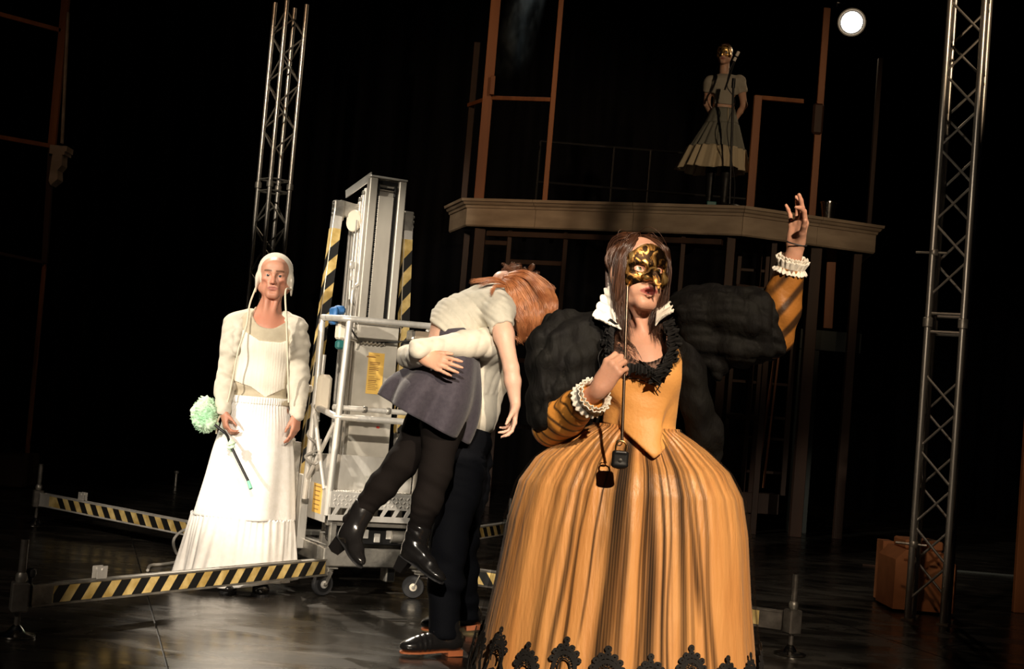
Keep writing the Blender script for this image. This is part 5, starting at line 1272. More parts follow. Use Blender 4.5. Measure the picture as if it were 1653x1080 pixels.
    nu, nv = 1080, 80; u = np.linspace(0, 1, nu, endpoint=False); v_ = np.linspace(0, 1, nv); U2, V2 = np.meshgrid(u, v_)
    A = np.zeros_like(U2)
    def band(px, w, st, v0=0., v1=1., drift=0., soft=.0):
        """gathers where the tulle is doubled: centre angle from where it hangs, width in turns"""
        c = .75+(px-1010)/1000*.42+drift*V2*.02+.0022*np.sin(V2*5+px)+.0012*np.sin(V2*13+px*2); m = np.clip((V2-v0)*12, 0, 1)*np.clip((v1-V2)*8, 0, 1)
        e = np.exp(-np.abs((U2-c)/(w*1.05))**2.4)*(1+.22*np.sin(U2*1900+3*np.sin(V2*4)))*m*st*(.92+.16*np.sin(V2*7+px)); A[:] = np.maximum(A, e)
    for b_ in ((962, .0115, .80, .0, 1, -.3), (950, .004, .9, .02, 1, -.2), (985, .005, .55, .0, 1, -.1), (1043, .0030, .75, .0, 1, 0), (1066, .0075, .72, .0, 1, 0), (1052, .003, .45, .1, 1, .1), (1098, .0026, .7, .02, 1, .2), (1120, .0018, .6, .0, .9, .3), (1150, .0055, .68, .0, 1, .6), (1185, .0045, .6, .0, .6, 1.2), (1210, .003, .5, 0, 1, .9), (870, .0022, .7, .0, 1, -1), (905, .0017, .65, .0, .7, -.8), (840, .0035, .55, .0, .8, -1.2), (925, .006, .35, .0, .5, -.6), (1030, .0017, .5, .0, 1, 0), (1240, .004, .5, 0, 1, .8), (800, .004, .5, 0, 1, -1.2)): band(*b_)
    rr = np.random.RandomState(5)
    for k in range(70): 
        c = rr.rand(); w_ = rr.uniform(.0012, .004); A[:] = np.maximum(A, np.clip(1.3-np.abs((U2-c-.004*np.sin(V2*3+k))/w_)**2, 0, 1)*rr.uniform(.2, .5)*np.clip(1.1-V2*rr.uniform(.3, 2.2), 0, 1)*(1 if (c < .58 or c > .92) else .75))
    A = np.maximum(A, .60*np.exp(-V2*6.5)*(.45+.55*np.sin(U2*430+3*np.sin(U2*40))))
    a_ = o.data.color_attributes.new('Col', 'FLOAT_COLOR', 'POINT'); cc = np.ones((nu*nv, 4), np.float32); cc[:, :3] = np.clip(A, 0, .93).reshape(-1, 1); a_.data.foreach_set('color', cc.ravel())
    fo = bpy.data.objects['lace_flounce']; n_ = len(fo.data.vertices); a_ = fo.data.color_attributes.new('Col', 'FLOAT_COLOR', 'POINT'); cc = np.zeros((n_, 4), np.float32); u_, v2 = np.meshgrid(np.linspace(0, 1, 260), np.linspace(0, 1, 14)); cc[:, :3] = np.clip(.95-2.2*v2+(v2 > .93)*1.5+.25*np.sin(u_*150), 0, .96).reshape(-1, 1); a_.data.foreach_set('color', cc.ravel())
    # ---- lace motifs applied near the hem of the tulle
    def onskirt(uc, vc):
        """uc in turns (array), vc in metres above the floor"""
        lin = np.clip((z0-vc)/(z0-z1), 0, 1)**(1/1.12); x, y, z = over(uc, lin); x2, y2, z2 = over(uc+1e-3, lin)
        n = np.stack([y2-y, -(x2-x), 0*x], -1); n /= np.linalg.norm(n, axis=-1)[..., None]+1e-9
        c = np.stack([x, y, z], -1); s = np.sign((n[..., :2]*(c[..., :2]-[cx-B[0], 0])).sum(-1)); return c+n*s[..., None]*.004, n*s[..., None]
    def ribbon(mb, pts, w_):
        """flat band of lace following (du metres, z metres) points on the skirt"""
        P2 = np.array(pts); T = np.gradient(P2, axis=0); T /= np.linalg.norm(T, axis=1)[:, None]+1e-9; N_ = np.stack([-T[:, 1], T[:, 0]], 1); w_ = np.broadcast_to(w_, len(P2))[:, None]
        L_ = P2+N_*w_/2; R_ = P2-N_*w_/2; V = []
        for q in (L_, R_):
            c, n = onskirt(u_c+q[:, 0]/circ, q[:, 1]); V += [c, c+n*.0016]
        n = len(P2); F = []
        for i in range(n-1):
            for a, b in ((0, 1), (1, 3), (3, 2), (2, 0)): F.append((a*n+i, a*n+i+1, b*n+i+1, b*n+i))
        mb.add(np.concatenate(V), F)
    circ = 2.45
    ARC = lambda cxx, cz, r, a0, a1, n, e=1.: [(cxx+r*math.cos(t), cz+r*e*math.sin(t)) for t in np.linspace(a0, a1, n)]
    nm = 21
    for k in range(nm):
        u_c = (k+.35)/nm; mb = MB(); hz = .345+.018*math.sin(k*2.3)
        if .08 < u_c < .42: continue
        ribbon(mb, ARC(0, hz, .032, -.5, PI+.5, 18, 1.5), .011); ribbon(mb, ARC(0, hz, .019, -.4, PI+.4, 14, 1.5), .004)
        for j in range(7):
            a = .25+(PI-.5)*j/6; ribbon(mb, ARC(.0256*math.cos(a), hz+.0256*1.5*math.sin(a), .0045, 0, 6.3, 7), .003)
        for j in range(7):
            a = .15+(PI-.3)*j/6; c = (.0385*math.cos(a), hz+.020+.047*math.sin(a)); ribbon(mb, ARC(c[0], c[1], .0058, 0, 6.3, 13), .0075)
        ribbon(mb, ARC(0, hz+.016, .034, .1, PI-.1, 20, 1.25), .005); ribbon(mb, ARC(0, hz+.084, .006, 0, 6.3, 12), .008)
        for j in range(6):
            a = .5+(PI-1.0)*j/5; ribbon(mb, ARC(.033*math.cos(a), hz+.018+.040*math.sin(a), .0035, 0, 6.3, 6), .0025)
        for s in (-1, 1):
            ribbon(mb, [(s*(.030+.004*i), hz-.014-.008*i) for i in range(5)], .014); ribbon(mb, ARC(s*.040, hz-.05, .008, 0, 6.3, 9), .010)
        ribbon(mb, ARC(0, hz-.055, .016, 0, 6.3, 9), .02)
        mb.build('lace_motif', M['lace'], o)
    u_c = 0
    for hz, w_ in ((.262, .012), (.285, .006), (.05, .02)):
        mb = MB(); ribbon(mb, [(x, hz+.008*math.sin(x*80)) for x in np.linspace(0, circ, 500)], w_); mb.build('lace_border', M['lace'], o)
    # ---- gold half mask on a stick, held to the face
    mt = thing('mask_on_stick', 'cracked gold half mask with curved nose on a thin dark rod', 'mask', hd.p(0, .09, 0)); MO = np.array(mt.location)
    kv = Vol(hd.c-.14, hd.c+.2, .0031); S_ = hd.s
    k2 = Vol(hd.c-.14, hd.c+.2, .0031); k2.ax = kv.ax; k2.F = kv.F.copy()
    facev(kv, hd, .0065, S_)
    kv.cone(hd.p(0, .088, .012), hd.p(0, .118, -.018), .011*S_, .016*S_, .02); kv.cone(hd.p(0, .118, -.018), hd.p(-.006, .142, -.052), .016*S_, .009*S_, .012); kv.cone(hd.p(-.006, .142, -.052), hd.p(-.010, .138, -.078), .009*S_, .0035*S_, .006)
    for q in (-1, 1): kv.ell(hd.p(q*.019, .108, -.030), np.array((.012, .016, .012))*S_, hd.A, .012)
    for q in (-1, 1):
        kv.cone(hd.p(q*.026, .03, .0), hd.p(q*.029, .15, .001), .0105*S_, .0115*S_, .004, sub=True); kv.cone(hd.p(q*.036, .03, .0), hd.p(q*.040, .15, .003), .0085*S_, .0095*S_, .004, sub=True)
        kv.cone(hd.p(q*.014, .064, .030), hd.p(q*.050, .052, .034), .004, .003, .006)
    facev(k2, hd, .0015, S_); kv.F = np.maximum(kv.F, -k2.F)
    hc = hd.c; 
    def cutm(X, Y_, Z):
        d = [(X-hc[0]), (Y_-hc[1]), (Z-hc[2])]; x = sum(d[i]*hd.r[i] for i in range(3))/S_; y = sum(d[i]*hd.f[i] for i in range(3))/S_; z = sum(d[i]*hd.u[i] for i in range(3))/S_
        low = (-.040-.012*np.clip(np.abs(x)/.05, 0, 1)**2+.022*np.exp(-(x/.012)**2)*(y < .10)-.06*(y > .103))-z; top = z-(.078-9*x*x)
        return np.maximum(np.maximum(low, top), np.maximum(np.abs(x)-.071, .010-y))*.7
    kv.cutby(cutm); kv.relax = 1
    kv.build('gold_mask', M['gold'], mt, None, MO)
    st0, st1 = P(1013, 462, 4.305), P(1004, 712, 4.235)
    M['rod'] = mat('dark_bronze_rod', (.10, .07, .05), .3, .9)
    MB().tube(np.array([st0, (st0+st1)/2, st1])-MO, [.0042, .0046, .0046], 12).build('rod', M['rod'], mt, True)
    MB().tube(np.array([hd.p(.055, .062, -.045), (hd.p(.055, .064, -.05)+st0)/2, st0])-MO, .0035, 8).build('rod_fixing', M['gold'], mt, True)
    MB().tube([st1-MO+[math.cos(a)*.008-.008, 0, math.sin(a)*.008-.006] for a in np.linspace(0, 2*PI, 16, endpoint=False)], .002, 6, closed=True).build('eyelet', M['chrome'], mt, True)
    # padlock hanging from the rod
    lc = P(1001, 741, 4.222); lk = thing('padlock', 'black padlock with gold coloured shackle hanging from the mask rod', 'padlock', lc)
    pv2 = Vol((-.05, -.03, -.05), (.05, .03, .05), .0016); pv2.rbox((0, 0, 0), (.050, .022, .050), None, .009, .004); pv2.ell((0, 0, -.018), (.025, .011, .012), None, .006); pv2.rbox((0, 0, .020), (.036, .024, .008), None, .003, .004)
    pv2.build('lock_body', M['black_metal'], lk, None)
    MB().tube(bez([(-.015, 0, .018), (-.015, 0, .040), (-.009, 0, .050), (0, 0, .053), (.009, 0, .050), (.015, 0, .040), (.015, 0, .018)], 5), .0028, 8).build('shackle', mat('brass', (.75, .5, .2), .25, 1), lk, True)
    MB().lathe((0, -.0115, -.004), [(.002, 0), (.006, .0005), (.006, .0015), (.002, .002)], 14, (0, -1, 0)).build('keyhole_plate', M['chrome'], lk, True)
gown_woman()
# ------------------------------------------------------------------ the carried woman and the man who carries her
M['tee_grey'] = mat('pale_grey_tshirt', (.56, .53, .45), .9, 0, (30, (.50, .48, .41), 3, ONE), (300, .15, ONE), .15, sheen=.2)
M['tee_white'] = mat('cream_longsleeve', (.78, .73, .62), .9, 0, (30, (.72, .67, .57), 3, ONE), (300, .15, ONE), .15, sheen=.2)
M['navy'] = mat('slate_navy_skirt', (.066, .058, .074), .75, 0, (60, (.052, .045, .060), 3, ONE), (280, .25, ONE), .25, sheen=.2)
M['leggings'] = mat('black_leggings', (.0085, .0065, .006), .85, 0, None, (220, .2, ONE), .1)
M['trousers'] = mat('dark_trousers', (.0035, .004, .006), .8, 0, None, (160, .25, ONE), .08)
M['sole_brown'] = mat('orange_brown_leather_sole', (.45, .13, .045), .5)
M['curly_hair'] = mat('curly_auburn_hair', (.20, .075, .03), .4)
def carrier():
    Y = 6.6; B = P(725, 1035, 6.55)*[1, 1, 0]; p = lambda x, y, Yd=6.6: P(x, y, Yd)
    t = thing('person', 'man in cream long-sleeved top and dark trousers carrying a limp woman over his shoulder', 'person', B)
    hd = Head(p(818, 476, 6.78), (-.90, -.10, .38), (.42, -.10, .9), 1.04)
    v = Vol(p(610, 1075, 5.93)*[1, 1, 0]+[0, 0, -.02], p(870, 420, 7.1)*[1, 1, 1]+[.06, 0, .02], .011, [(2, p(700, 630)[2], p(700, 540)[2], .004), (2, hd.c[2]-.13, hd.c[2]+.15, .005), (0, p(640, 580)[0], p(760, 580)[0], .004), (1, 5.95, 6.2, .004)])
    hd.sculpt(v)
    nk = p(806, 528, 6.64); v.cone(hd.p(0, -.02, -.06), nk, .056, .06, .03)
    sN, eN, wN = p(797, 552, 6.36), p(676, 563, 6.06), p(668, 588, 6.34)
    sF, eF, wF = p(790, 545, 6.80), p(657, 574, 6.36), p(684, 577, 6.08)
    def torso(v, g=0, k=.05):
        v.ell(p(783, 590, 6.62), (.115+g, .185+g, .165+g), [(1, 0, .15), (0, 1, 0), (-.15, 0, 1)], k); v.ell(p(765, 655, 6.62), (.105+g, .16+g, .14+g), [(1, 0, .2), (0, 1, 0), (-.2, 0, 1)], k); v.cone(sN+[0, .05, 0], sF-[0, .05, 0], .062+g, .062+g, k)
    torso(v); v.ell(p(746, 725, 6.6), (.115, .165, .12), None, .05)
    for s, e, w_ in ((sN, eN, wN), (sF, eF, wF)): limb(v, s, e, .050, .032, .04, 0); limb(v, e, w_, .032, .027, .02, 0)
    legs = [[p(742, 750, 6.48), p(722, 880, 6.40), p(716, 1015, 6.33)], [p(752, 750, 6.72), p(742, 870, 6.74), p(752, 985, 6.95)]]
    for L in legs: limb(v, L[0], L[1], .09, .06, .05); limb(v, L[1], L[2], .06, .04, .03)
    # near-side hand of the far arm, spread on her hip; the other hand tucked behind her
    d = p(722, 590, 6.03)-wF
    hand(v, wF, d, (.25, .95, -.1), (.6, 0, .8), [(.12, .25, .15), (.10, .25, .15), (.12, .28, .15), (.2, .3, .2)], 1.0, .10, (.45, .15, .25, .2))
    hand(v, wN, (.5, .5, -.1), (.5, -.8, 0), (0, 0, 1), [(.3, .5, .3)]*4, 1., .08)
    v.build('body', M['skin'], t, skin_col((.64, .35, .24), hd, (.5, .2, .15), (.2, .1, .05)), B)
    hd.eyes(t, B)
    # curly hair
    hv = Vol(hd.c-.16, hd.c+.17, .0055); hv.ell(hd.p(0, -.030, .036), (.083, .095, .092), hd.A, .01); hv.ell(hd.p(0, .105, -.01), (.075, .10, .098), hd.A, .006, True); hv.plane(hd.p(0, 0, -.055), -hd.u, .01); hv.disp(lump(.006, 60, 4)); hv.disp(lump(.004, 160, 5))
    h_ = hv.build('hair', M['curly_hair'], t, None, B)
    q = np.random.RandomState(9); gs = []
    for k in range(70):
        a = q.uniform(-1.5, 1.5); b = q.uniform(-.3, 1.35); dr = nrm((math.sin(a)*math.cos(b), -.1-math.cos(a)*math.cos(b)*(.8) if q.rand() < .6 else .55, math.sin(b)+.2))
        c = np.array([0, -.028, .036])+dr*np.array([.084, .097, .092]); gs.append([hd.p(*c), hd.p(*(c+dr*.010+q.normal(size=3)*.010)), hd.p(*(c+dr*.012+q.normal(size=3)*.018)), hd.p(*(c+dr*.004+q.normal(size=3)*.02))])
    locks('hair_curls', M['curly_hair'], h_, gs, 22, .009, .0011, 9, B, .004, 14, curl=.007, cf=11)
    # top: torso and sleeves
    tv = Vol(p(620, 720, 5.9)-[.02, 0, 0], p(850, 515, 7.05)+[.06, 0, .04], .0058)
    torso(tv, .016, .05); limb(tv, sN, eN, .066, .040, .04, .002); limb(tv, eN, wN, .040, .036, .02); tv.cone(sN, p(800, 575, 6.46), .070, .07, .05)
    limb(tv, sF, eF, .062, .046, .04); limb(tv, eF, wF+(eF-wF)*.1, .046, .034, .02, .002)
    n_ = nrm(eN-sN)
    tv.disp(folds(.0035, n_+[0, .2, .4], 60, 2.4, 3, True), lo=p(640, 620, 5.9), hi=p(815, 530, 6.5)); tv.disp(folds(.0042, (.75, .2, .55), 62, 2.0, 5)); tv.disp(folds(.0018, (.6, .2, .8), 150, 2.4, 6))
    tv.plane(p(755, 697, 6.6), (-.12, 0, -1), .006); tv.ell(nk+[0, 0, .05], (.075, .09, .07), None, .006, True)
    tv.build('long_sleeved_top', M['tee_white'], t, None, B)
    # trousers
    rv = Vol(p(660, 1050, 6.15)*[1, 1, 0]-[.02, 0, 0], p(800, 690, 7.15)+[.05, 0, .05], .0075)
    rv.ell(p(748, 715, 6.6), (.128, .180, .13), None, .05)
    for L, hem in zip(legs, (p(716, 1022, 6.33), p(751, 992, 6.93))): limb(rv, L[0]+[.01, 0, 0], L[1], .115, .082, .04); limb(rv, L[1], hem, .082, .066, .04)
    rv.disp(folds(.007, (.5, .2, 1), 38, 3, 12)); rv.disp(folds(.004, (.2, .2, 1), 85, 3.4, 13))
    rv.plane(p(760, 689, 6.6), (.12, 0, 1), .006); rv.plane(p(716, 1030, 6.33), (0, 0, -1), .004)
    rv.build('trousers', M['trousers'], t, None, B)
    for h_, to, up in ((P(743, 1056, 6.36)*[1, 1, 0]+[0, 0, .002], P(657, 1058, 6.24)*[1, 1, 0]+[0, 0, .002], (0, 0, 1)), (P(775, 1012, 7.0)*[1, 1, 0]+[0, 0, .025], P(700, 1020, 6.95)*[1, 1, 0]+[.0, 0, .002], (.1, 0, 1))):
        h_ = h_+[0, 0, .02]; to = h_+nrm(to+[0, 0, .012]-h_)*.292
        sh = Vol(np.minimum(h_, to)-.08, np.maximum(h_, to)+[.08, .08, .17], .0048); d, s, u, L = shoe(sh, h_, to, up, .043)
        sh.cone(h_+d*.055+u*.05, h_+d*.06+u*.115, .045, .046, .03)
        sh.disp(lambda X, Y_, Z: .0022*np.sin(((X-h_[0])*d[0]+(Y_-h_[1])*d[1]+(Z-h_[2])*d[2])*260)*np.exp(-((((X-h_[0])*d[0]+(Y_-h_[1])*d[1]+(Z-h_[2])*d[2])-.185)/.035)**2))
        o = sh.build('shoe', M['black_leather'], t, None, B); sole('sole', M['sole_brown'], o, h_, to, up, .0445, .007, B, .018, M['sole_brown'])
        for k in range(4):
            c = h_+d*(.125+.018*k)+u*(.098-.009*k)
            MB().tube([c-s*.018-B, c+u*.004-B, c+s*.018-B], .0022, 6).build('lace', M['black_rubber'], o)
carrier()
def carried():
    Y = 6.35; B = P(690, 935, 6.3)*[1, 1, 0]; p = lambda x, y, Yd=6.35: P(x, y, Yd)
    t = thing('person', 'limp woman in pale grey T-shirt, navy skirt and black leggings hanging over a man\'s shoulder', 'person', B)
    hd = Head(p(852, 497, 6.52), (.25, .30, -.92), (.92, .05, .12), 1.0)
    v = Vol(np.array([p(520, 850)[0], 6.02, p(600, 945)[2]]), np.array([p(915, 500)[0], 6.85, p(800, 440)[2]]), .010, [(2, p(820, 705)[2], p(820, 640)[2], .0036), (0, p(800, 650)[0], p(850, 650)[0], .0040), (2, hd.c[2]-.13, hd.c[2]+.12, .006), (1, 6.06, 6.26, .0045)])
    hd.sculpt(v, male=False)
    nk = p(822, 480, 6.5); v.cone(hd.p(0, -.03, -.06), nk, .050, .054, .03)
    sN, eN, wN = p(806, 507, 6.27), p(825, 594, 6.17), p(832, 652, 6.16)
    sF, eF, wF = p(800, 490, 6.72), p(790, 560, 6.9), p(770, 620, 6.95)
    wst, bk, chs = p(728, 545, 6.36), p(752, 508, 6.42), p(785, 500, 6.48)
    def torso(v, g=0, k=.05):
        a = nrm(p(800, 482)-p(725, 520)); b_ = nrm((-a[2], 0, a[0]))
        v.ell(p(775, 505, 6.48), (.15+g, .165+g, .105+g), [a, (0, 1, 0), b_], k); v.ell(p(738, 522, 6.42), (.10+g, .125+g, .105+g), [a, (0, 1, 0), b_], k); v.cone(p(804, 500, 6.33), p(802, 490, 6.62), .062+g, .055+g, k)
    torso(v); v.cone(p(730, 540, 6.38), p(722, 590, 6.36), .10, .12, .05); v.ell(p(718, 600, 6.37), (.12, .16, .13), None, .05)
    limb(v, sN, eN, .042, .034, .03, .003); limb(v, eN, wN, .034, .0225, .015, .006); limb(v, sF, eF, .042, .034, .03); limb(v, eF, wF, .034, .0225, .015)
    hand(v, wN, p(828, 690, 6.15)-wN, (-.9, -.2, 0), (-.4, -1, .1), [(.25, .45, .3), (.35, .5, .3), (.5, .6, .35), (.6, .6, .4)], .95, .08, (.5, .45, .1, .2))
    hand(v, wF, (-.2, 0, -1), (-.9, .2, 0), (0, -1, 0), [(.3, .45, .3)]*4, .95, .08)
    # legs
    lN = [p(722, 640, 6.33), p(703, 762, 6.20), p(673, 866, 6.20)]; lF = [p(712, 650, 6.46), p(648, 748, 6.38), p(579, 830, 6.40)]
    for L in (lN, lF): limb(v, L[0], L[1], .090, .062, .05); limb(v, L[1], L[2], .062, .036, .03, .004)
    v.cone(lN[2], p(664, 893, 6.21), .034, .02); v.cone(lF[2], p(562, 863, 6.41), .034, .02)
    v.build('body', M['skin'], t, skin_col((.72, .44, .33), hd, (.6, .2, .2), (.2, .1, .05)), B)
    hd.eyes(t, B)
    # T-shirt
    tv = Vol(p(680, 600, 6.1), p(860, 430, 6.95)+[.05, 0, .0], .0052); torso(tv, .017, .05)
    tv.cone(p(736, 530, 6.40), p(722, 540, 6.38), .115, .112, .04); sl = sN+(eN-sN)*.24; tv.cone(sN+[0, .0, .0], sl, .062, .053, .04); tv.cone(sF, sF+(eF-sF)*.3, .068, .06, .04)
    tv.plane(p(712, 532, 6.38), p(700, 545)-p(728, 510), .008, hi=p(760, 400, 7.)); tv.plane(sl, eN-sN, .003, lo=p(790, 600, 6.0), hi=p(900, 480, 6.55))
    tv.ell(p(826, 478, 6.5), (.075, .085, .085), None, .006, True)
    tv.disp(folds(.0042, (.75, .15, .75), 52, 2.2, 3, True)); tv.disp(folds(.0026, (.6, .1, .9), 120, 2.2, 7, True)); tv.disp(lump(.002, 50, 3))
    tv.build('t_shirt', M['tee_grey'], t, None, B)
    # leggings
    gv = Vol(np.array([p(540, 850)[0], 6.02, p(600, 900)[2]]), np.array([p(800, 600)[0], 6.75, p(740, 540)[2]]), .0062)
    gv.ell(p(718, 600, 6.37), (.128, .168, .14), None, .05)
    for L in (lN, lF): limb(gv, L[0], L[1], .104, .066, .05); limb(gv, L[1], L[2]+(L[2]-L[1])*.16, .066, .044, .04, .003)
    for L in (lN, lF): gv.disp(lambda X, Y_, Z, L=L: 0.0016*np.sin(Z*160+X*60+2*np.sin(Y_*40+X*30))*np.exp(-((Z-L[2][2]-.03)/.05)**2))
    gv.disp(folds(.002, (.3, .2, 1), 110, 2, 6)); gv.build('leggings', M['leggings'], t, None, B)
    # flared skirt
    r1 = (p(704, 568, 6.36)+p(772, 560, 6.36))/2; e1 = (p(772, 560, 6.36)-p(704, 568, 6.36))/2
    r2 = (p(618, 640, 6.36)+p(750, 714, 6.36))/2; e2 = (p(750, 714, 6.36)-p(618, 640, 6.36))/2
    top = (p(702, 535, 6.38)+p(765, 530, 6.38))/2; e0 = (p(765, 530, 6.38)-p(702, 535, 6.38))/2
    def sk(u, v_):
        a = u*2*PI; out = []
        w0 = np.clip(1-v_*4, 0, 1); s = np.clip((v_-.25)/.75, 0, 1)
        bul = np.sin(s*PI)*.25
        dy = (.115*w0+(1-w0)*(.165+.11*np.clip(s*1.6, 0, 1)))
        fo = (np.sin(a*6+.9)*.034+np.sin(a*11+2)*.010)*s
        for i in range(3):
            c = top[i]*w0+(1-w0)*(r1[i]*(1-s)+r2[i]*s); e = e0[i]*w0+(1-w0)*(e1[i]*(1-s)*1.0+e2[i]*s)
            e = e*(1+bul)
            out.append(c-B[i]+np.cos(a)*e*(1+fo*3)+(np.sin(a)*(dy+fo*1.0) if i == 1 else 0)+0*a)
        return tuple(out)
    surf('flared_skirt', sk, 200, 48, M['navy'], t, True, (0, 0, 0), .004)
    # ankle boots with block heels
    for ank, knee, heel, toe, Yd in ((lN[2], lN[1], p(648, 897, 6.22), p(712, 942, 6.13), 6.2), (lF[2], lF[1], p(549, 868, 6.42), p(577, 912, 6.26), 6.36)):
        d = nrm(toe-heel); ax = nrm(knee-ank); u = nrm(ax-d*(ax@d)); s = np.cross(d, u); toe = heel+d*.235
        bv = Vol(np.minimum(np.minimum(heel, toe), ank)-.10, np.maximum(np.maximum(heel, toe), ank)+.10, .0046)
        bv.cone(ank+ax*.045, heel+u*.065+d*.040, .051, .046, .03, s, .9); bv.cone(ank+ax*.02, heel+u*.03+d*.030, .046, .036, .03); bv.ell(heel+d*.035+u*.045, (.042, .034, .05), [d, s, u], .03)
        bv.cone(heel+u*.055+d*.05, heel+u*.040+d*.13, .040, .034, .03, s, .95); bv.ell(heel+d*.165+u*.024, (.070, .037, .026), [d, s, u], .03)
        bv.plane(ank+ax*.050, ax, .004); bv.plane(heel+u*.004, -u, .004, lo=np.minimum(heel, toe)-.1, hi=np.maximum(heel, toe)+.1)
        bv.disp(folds(.0018, ax+d*.4, 160, 2.5, 3)); o = bv.build('ankle_boot', M['black_leather'], t, None, B)
        sole('sole', M['black_rubber'], o, heel, toe, u, .038, .006, B)
        hp_ = [(-.002, -.024), (.056, -.026), (.056, .026), (-.002, .024)]; lo_ = [(.002, -.020), (.044, -.021), (.044, .021), (.002, .020)]
        Vh = [heel-B+d*a+s*b_ for a, b_ in hp_]+[heel-B+d*a+s*b_-u*.062 for a, b_ in lo_]
        MB().add(Vh, [(0, 1, 2, 3), (7, 6, 5, 4), (0, 4, 5, 1), (1, 5, 6, 2), (2, 6, 7, 3), (3, 7, 4, 0)]).build('block_heel', M['black_leather'], o)
        MB().prism([(-.012, 0), (.012, 0), (.010, .07), (-.010, .07)], ank-ax*.035+s*.0+nrm(np.cross(d, ax))*(-.036 if False else 0)+d*.0-B, d, ax, s, .0).build('elastic_gusset', M['black_rubber'], o) if False else None
    # long copper hair falling from the hanging head
    H = hd.p
    hv = Vol(hd.c-.15, hd.c+.15, .005); hv.ell(H(0, -.02, .034), (.085, .100, .092), hd.A, .01); hv.ell(H(0, -.02, -.03), (.085, .085, .075), hd.A, .03); hv.ell(H(0, .12, -.02), (.07, .115, .10), hd.A, .006, True)
    hv.disp(folds(.003, (.3, .3, .8), 300, 3, 2)); h_ = hv.build('hair', M['red_hair'], t, None, B)
    gs = []; q = np.random.RandomState(4)
    arcs = [[(812, 452), (822, 470), (832, 500), (838, 525), (842, 548)], [(812, 449), (838, 452), (858, 480), (866, 512), (860, 545)], [(813, 446), (850, 442), (884, 466), (896, 500), (876, 542)]]
    for k in range(76):
        s_ = q.rand(); dY = (q.uniform(-.12, -.05) if k % 2 else q.uniform(-.085, .10)) if s_ > .35 else q.uniform(-.13, .0); pts = []
        for j in range(5):
            a_ = np.array(arcs[0][j])*(1-s_*2)+np.array(arcs[1][j])*s_*2 if s_ < .5 else np.array(arcs[1][j])*(2-s_*2)+np.array(arcs[2][j])*(s_*2-1)
            a_ = a_+q.uniform(-2.2, 2.2, 2)*(j > 0)*(1+.5*j); pts.append(p(a_[0], a_[1], 6.47+dY*(.55 if j in (0, 4) else 1)-.03*s_*(j > 2)))
        gs.append(pts)
    locks('hair_strands', M['red_hair'], h_, gs, 60, .0115, .0014, 6, B, .006, 24, curl=.0035, cf=6)
    locks('hair_strands', M['red_hair'], h_, [[p(815, 458, 6.36), p(800, 452, 6.34), p(785, 456, 6.33), p(772, 462, 6.33)], [p(815, 462, 6.33), p(800, 462, 6.31), p(795, 468, 6.28), p(793, 478, 6.26)], [p(815, 455, 6.4), p(795, 450, 6.42), p(770, 453, 6.42), p(758, 455, 6.42)]], 34, .008, .0016, 7, B, .006, 14)
    for g_ in ([[p(870, 450, 6.5), p(895, 465, 6.5), p(888, 472, 6.5), p(880, 468, 6.5)], [p(850, 545, 6.35), p(862, 550, 6.35), p(855, 546, 6.35), p(868, 556, 6.35)], [p(820, 540, 6.3), p(836, 548, 6.3), p(842, 556, 6.3)]]): locks('stray_hair', M['red_hair'], h_, [g_], 8, .006, .0011, 8, B, .012, 14)
carried()
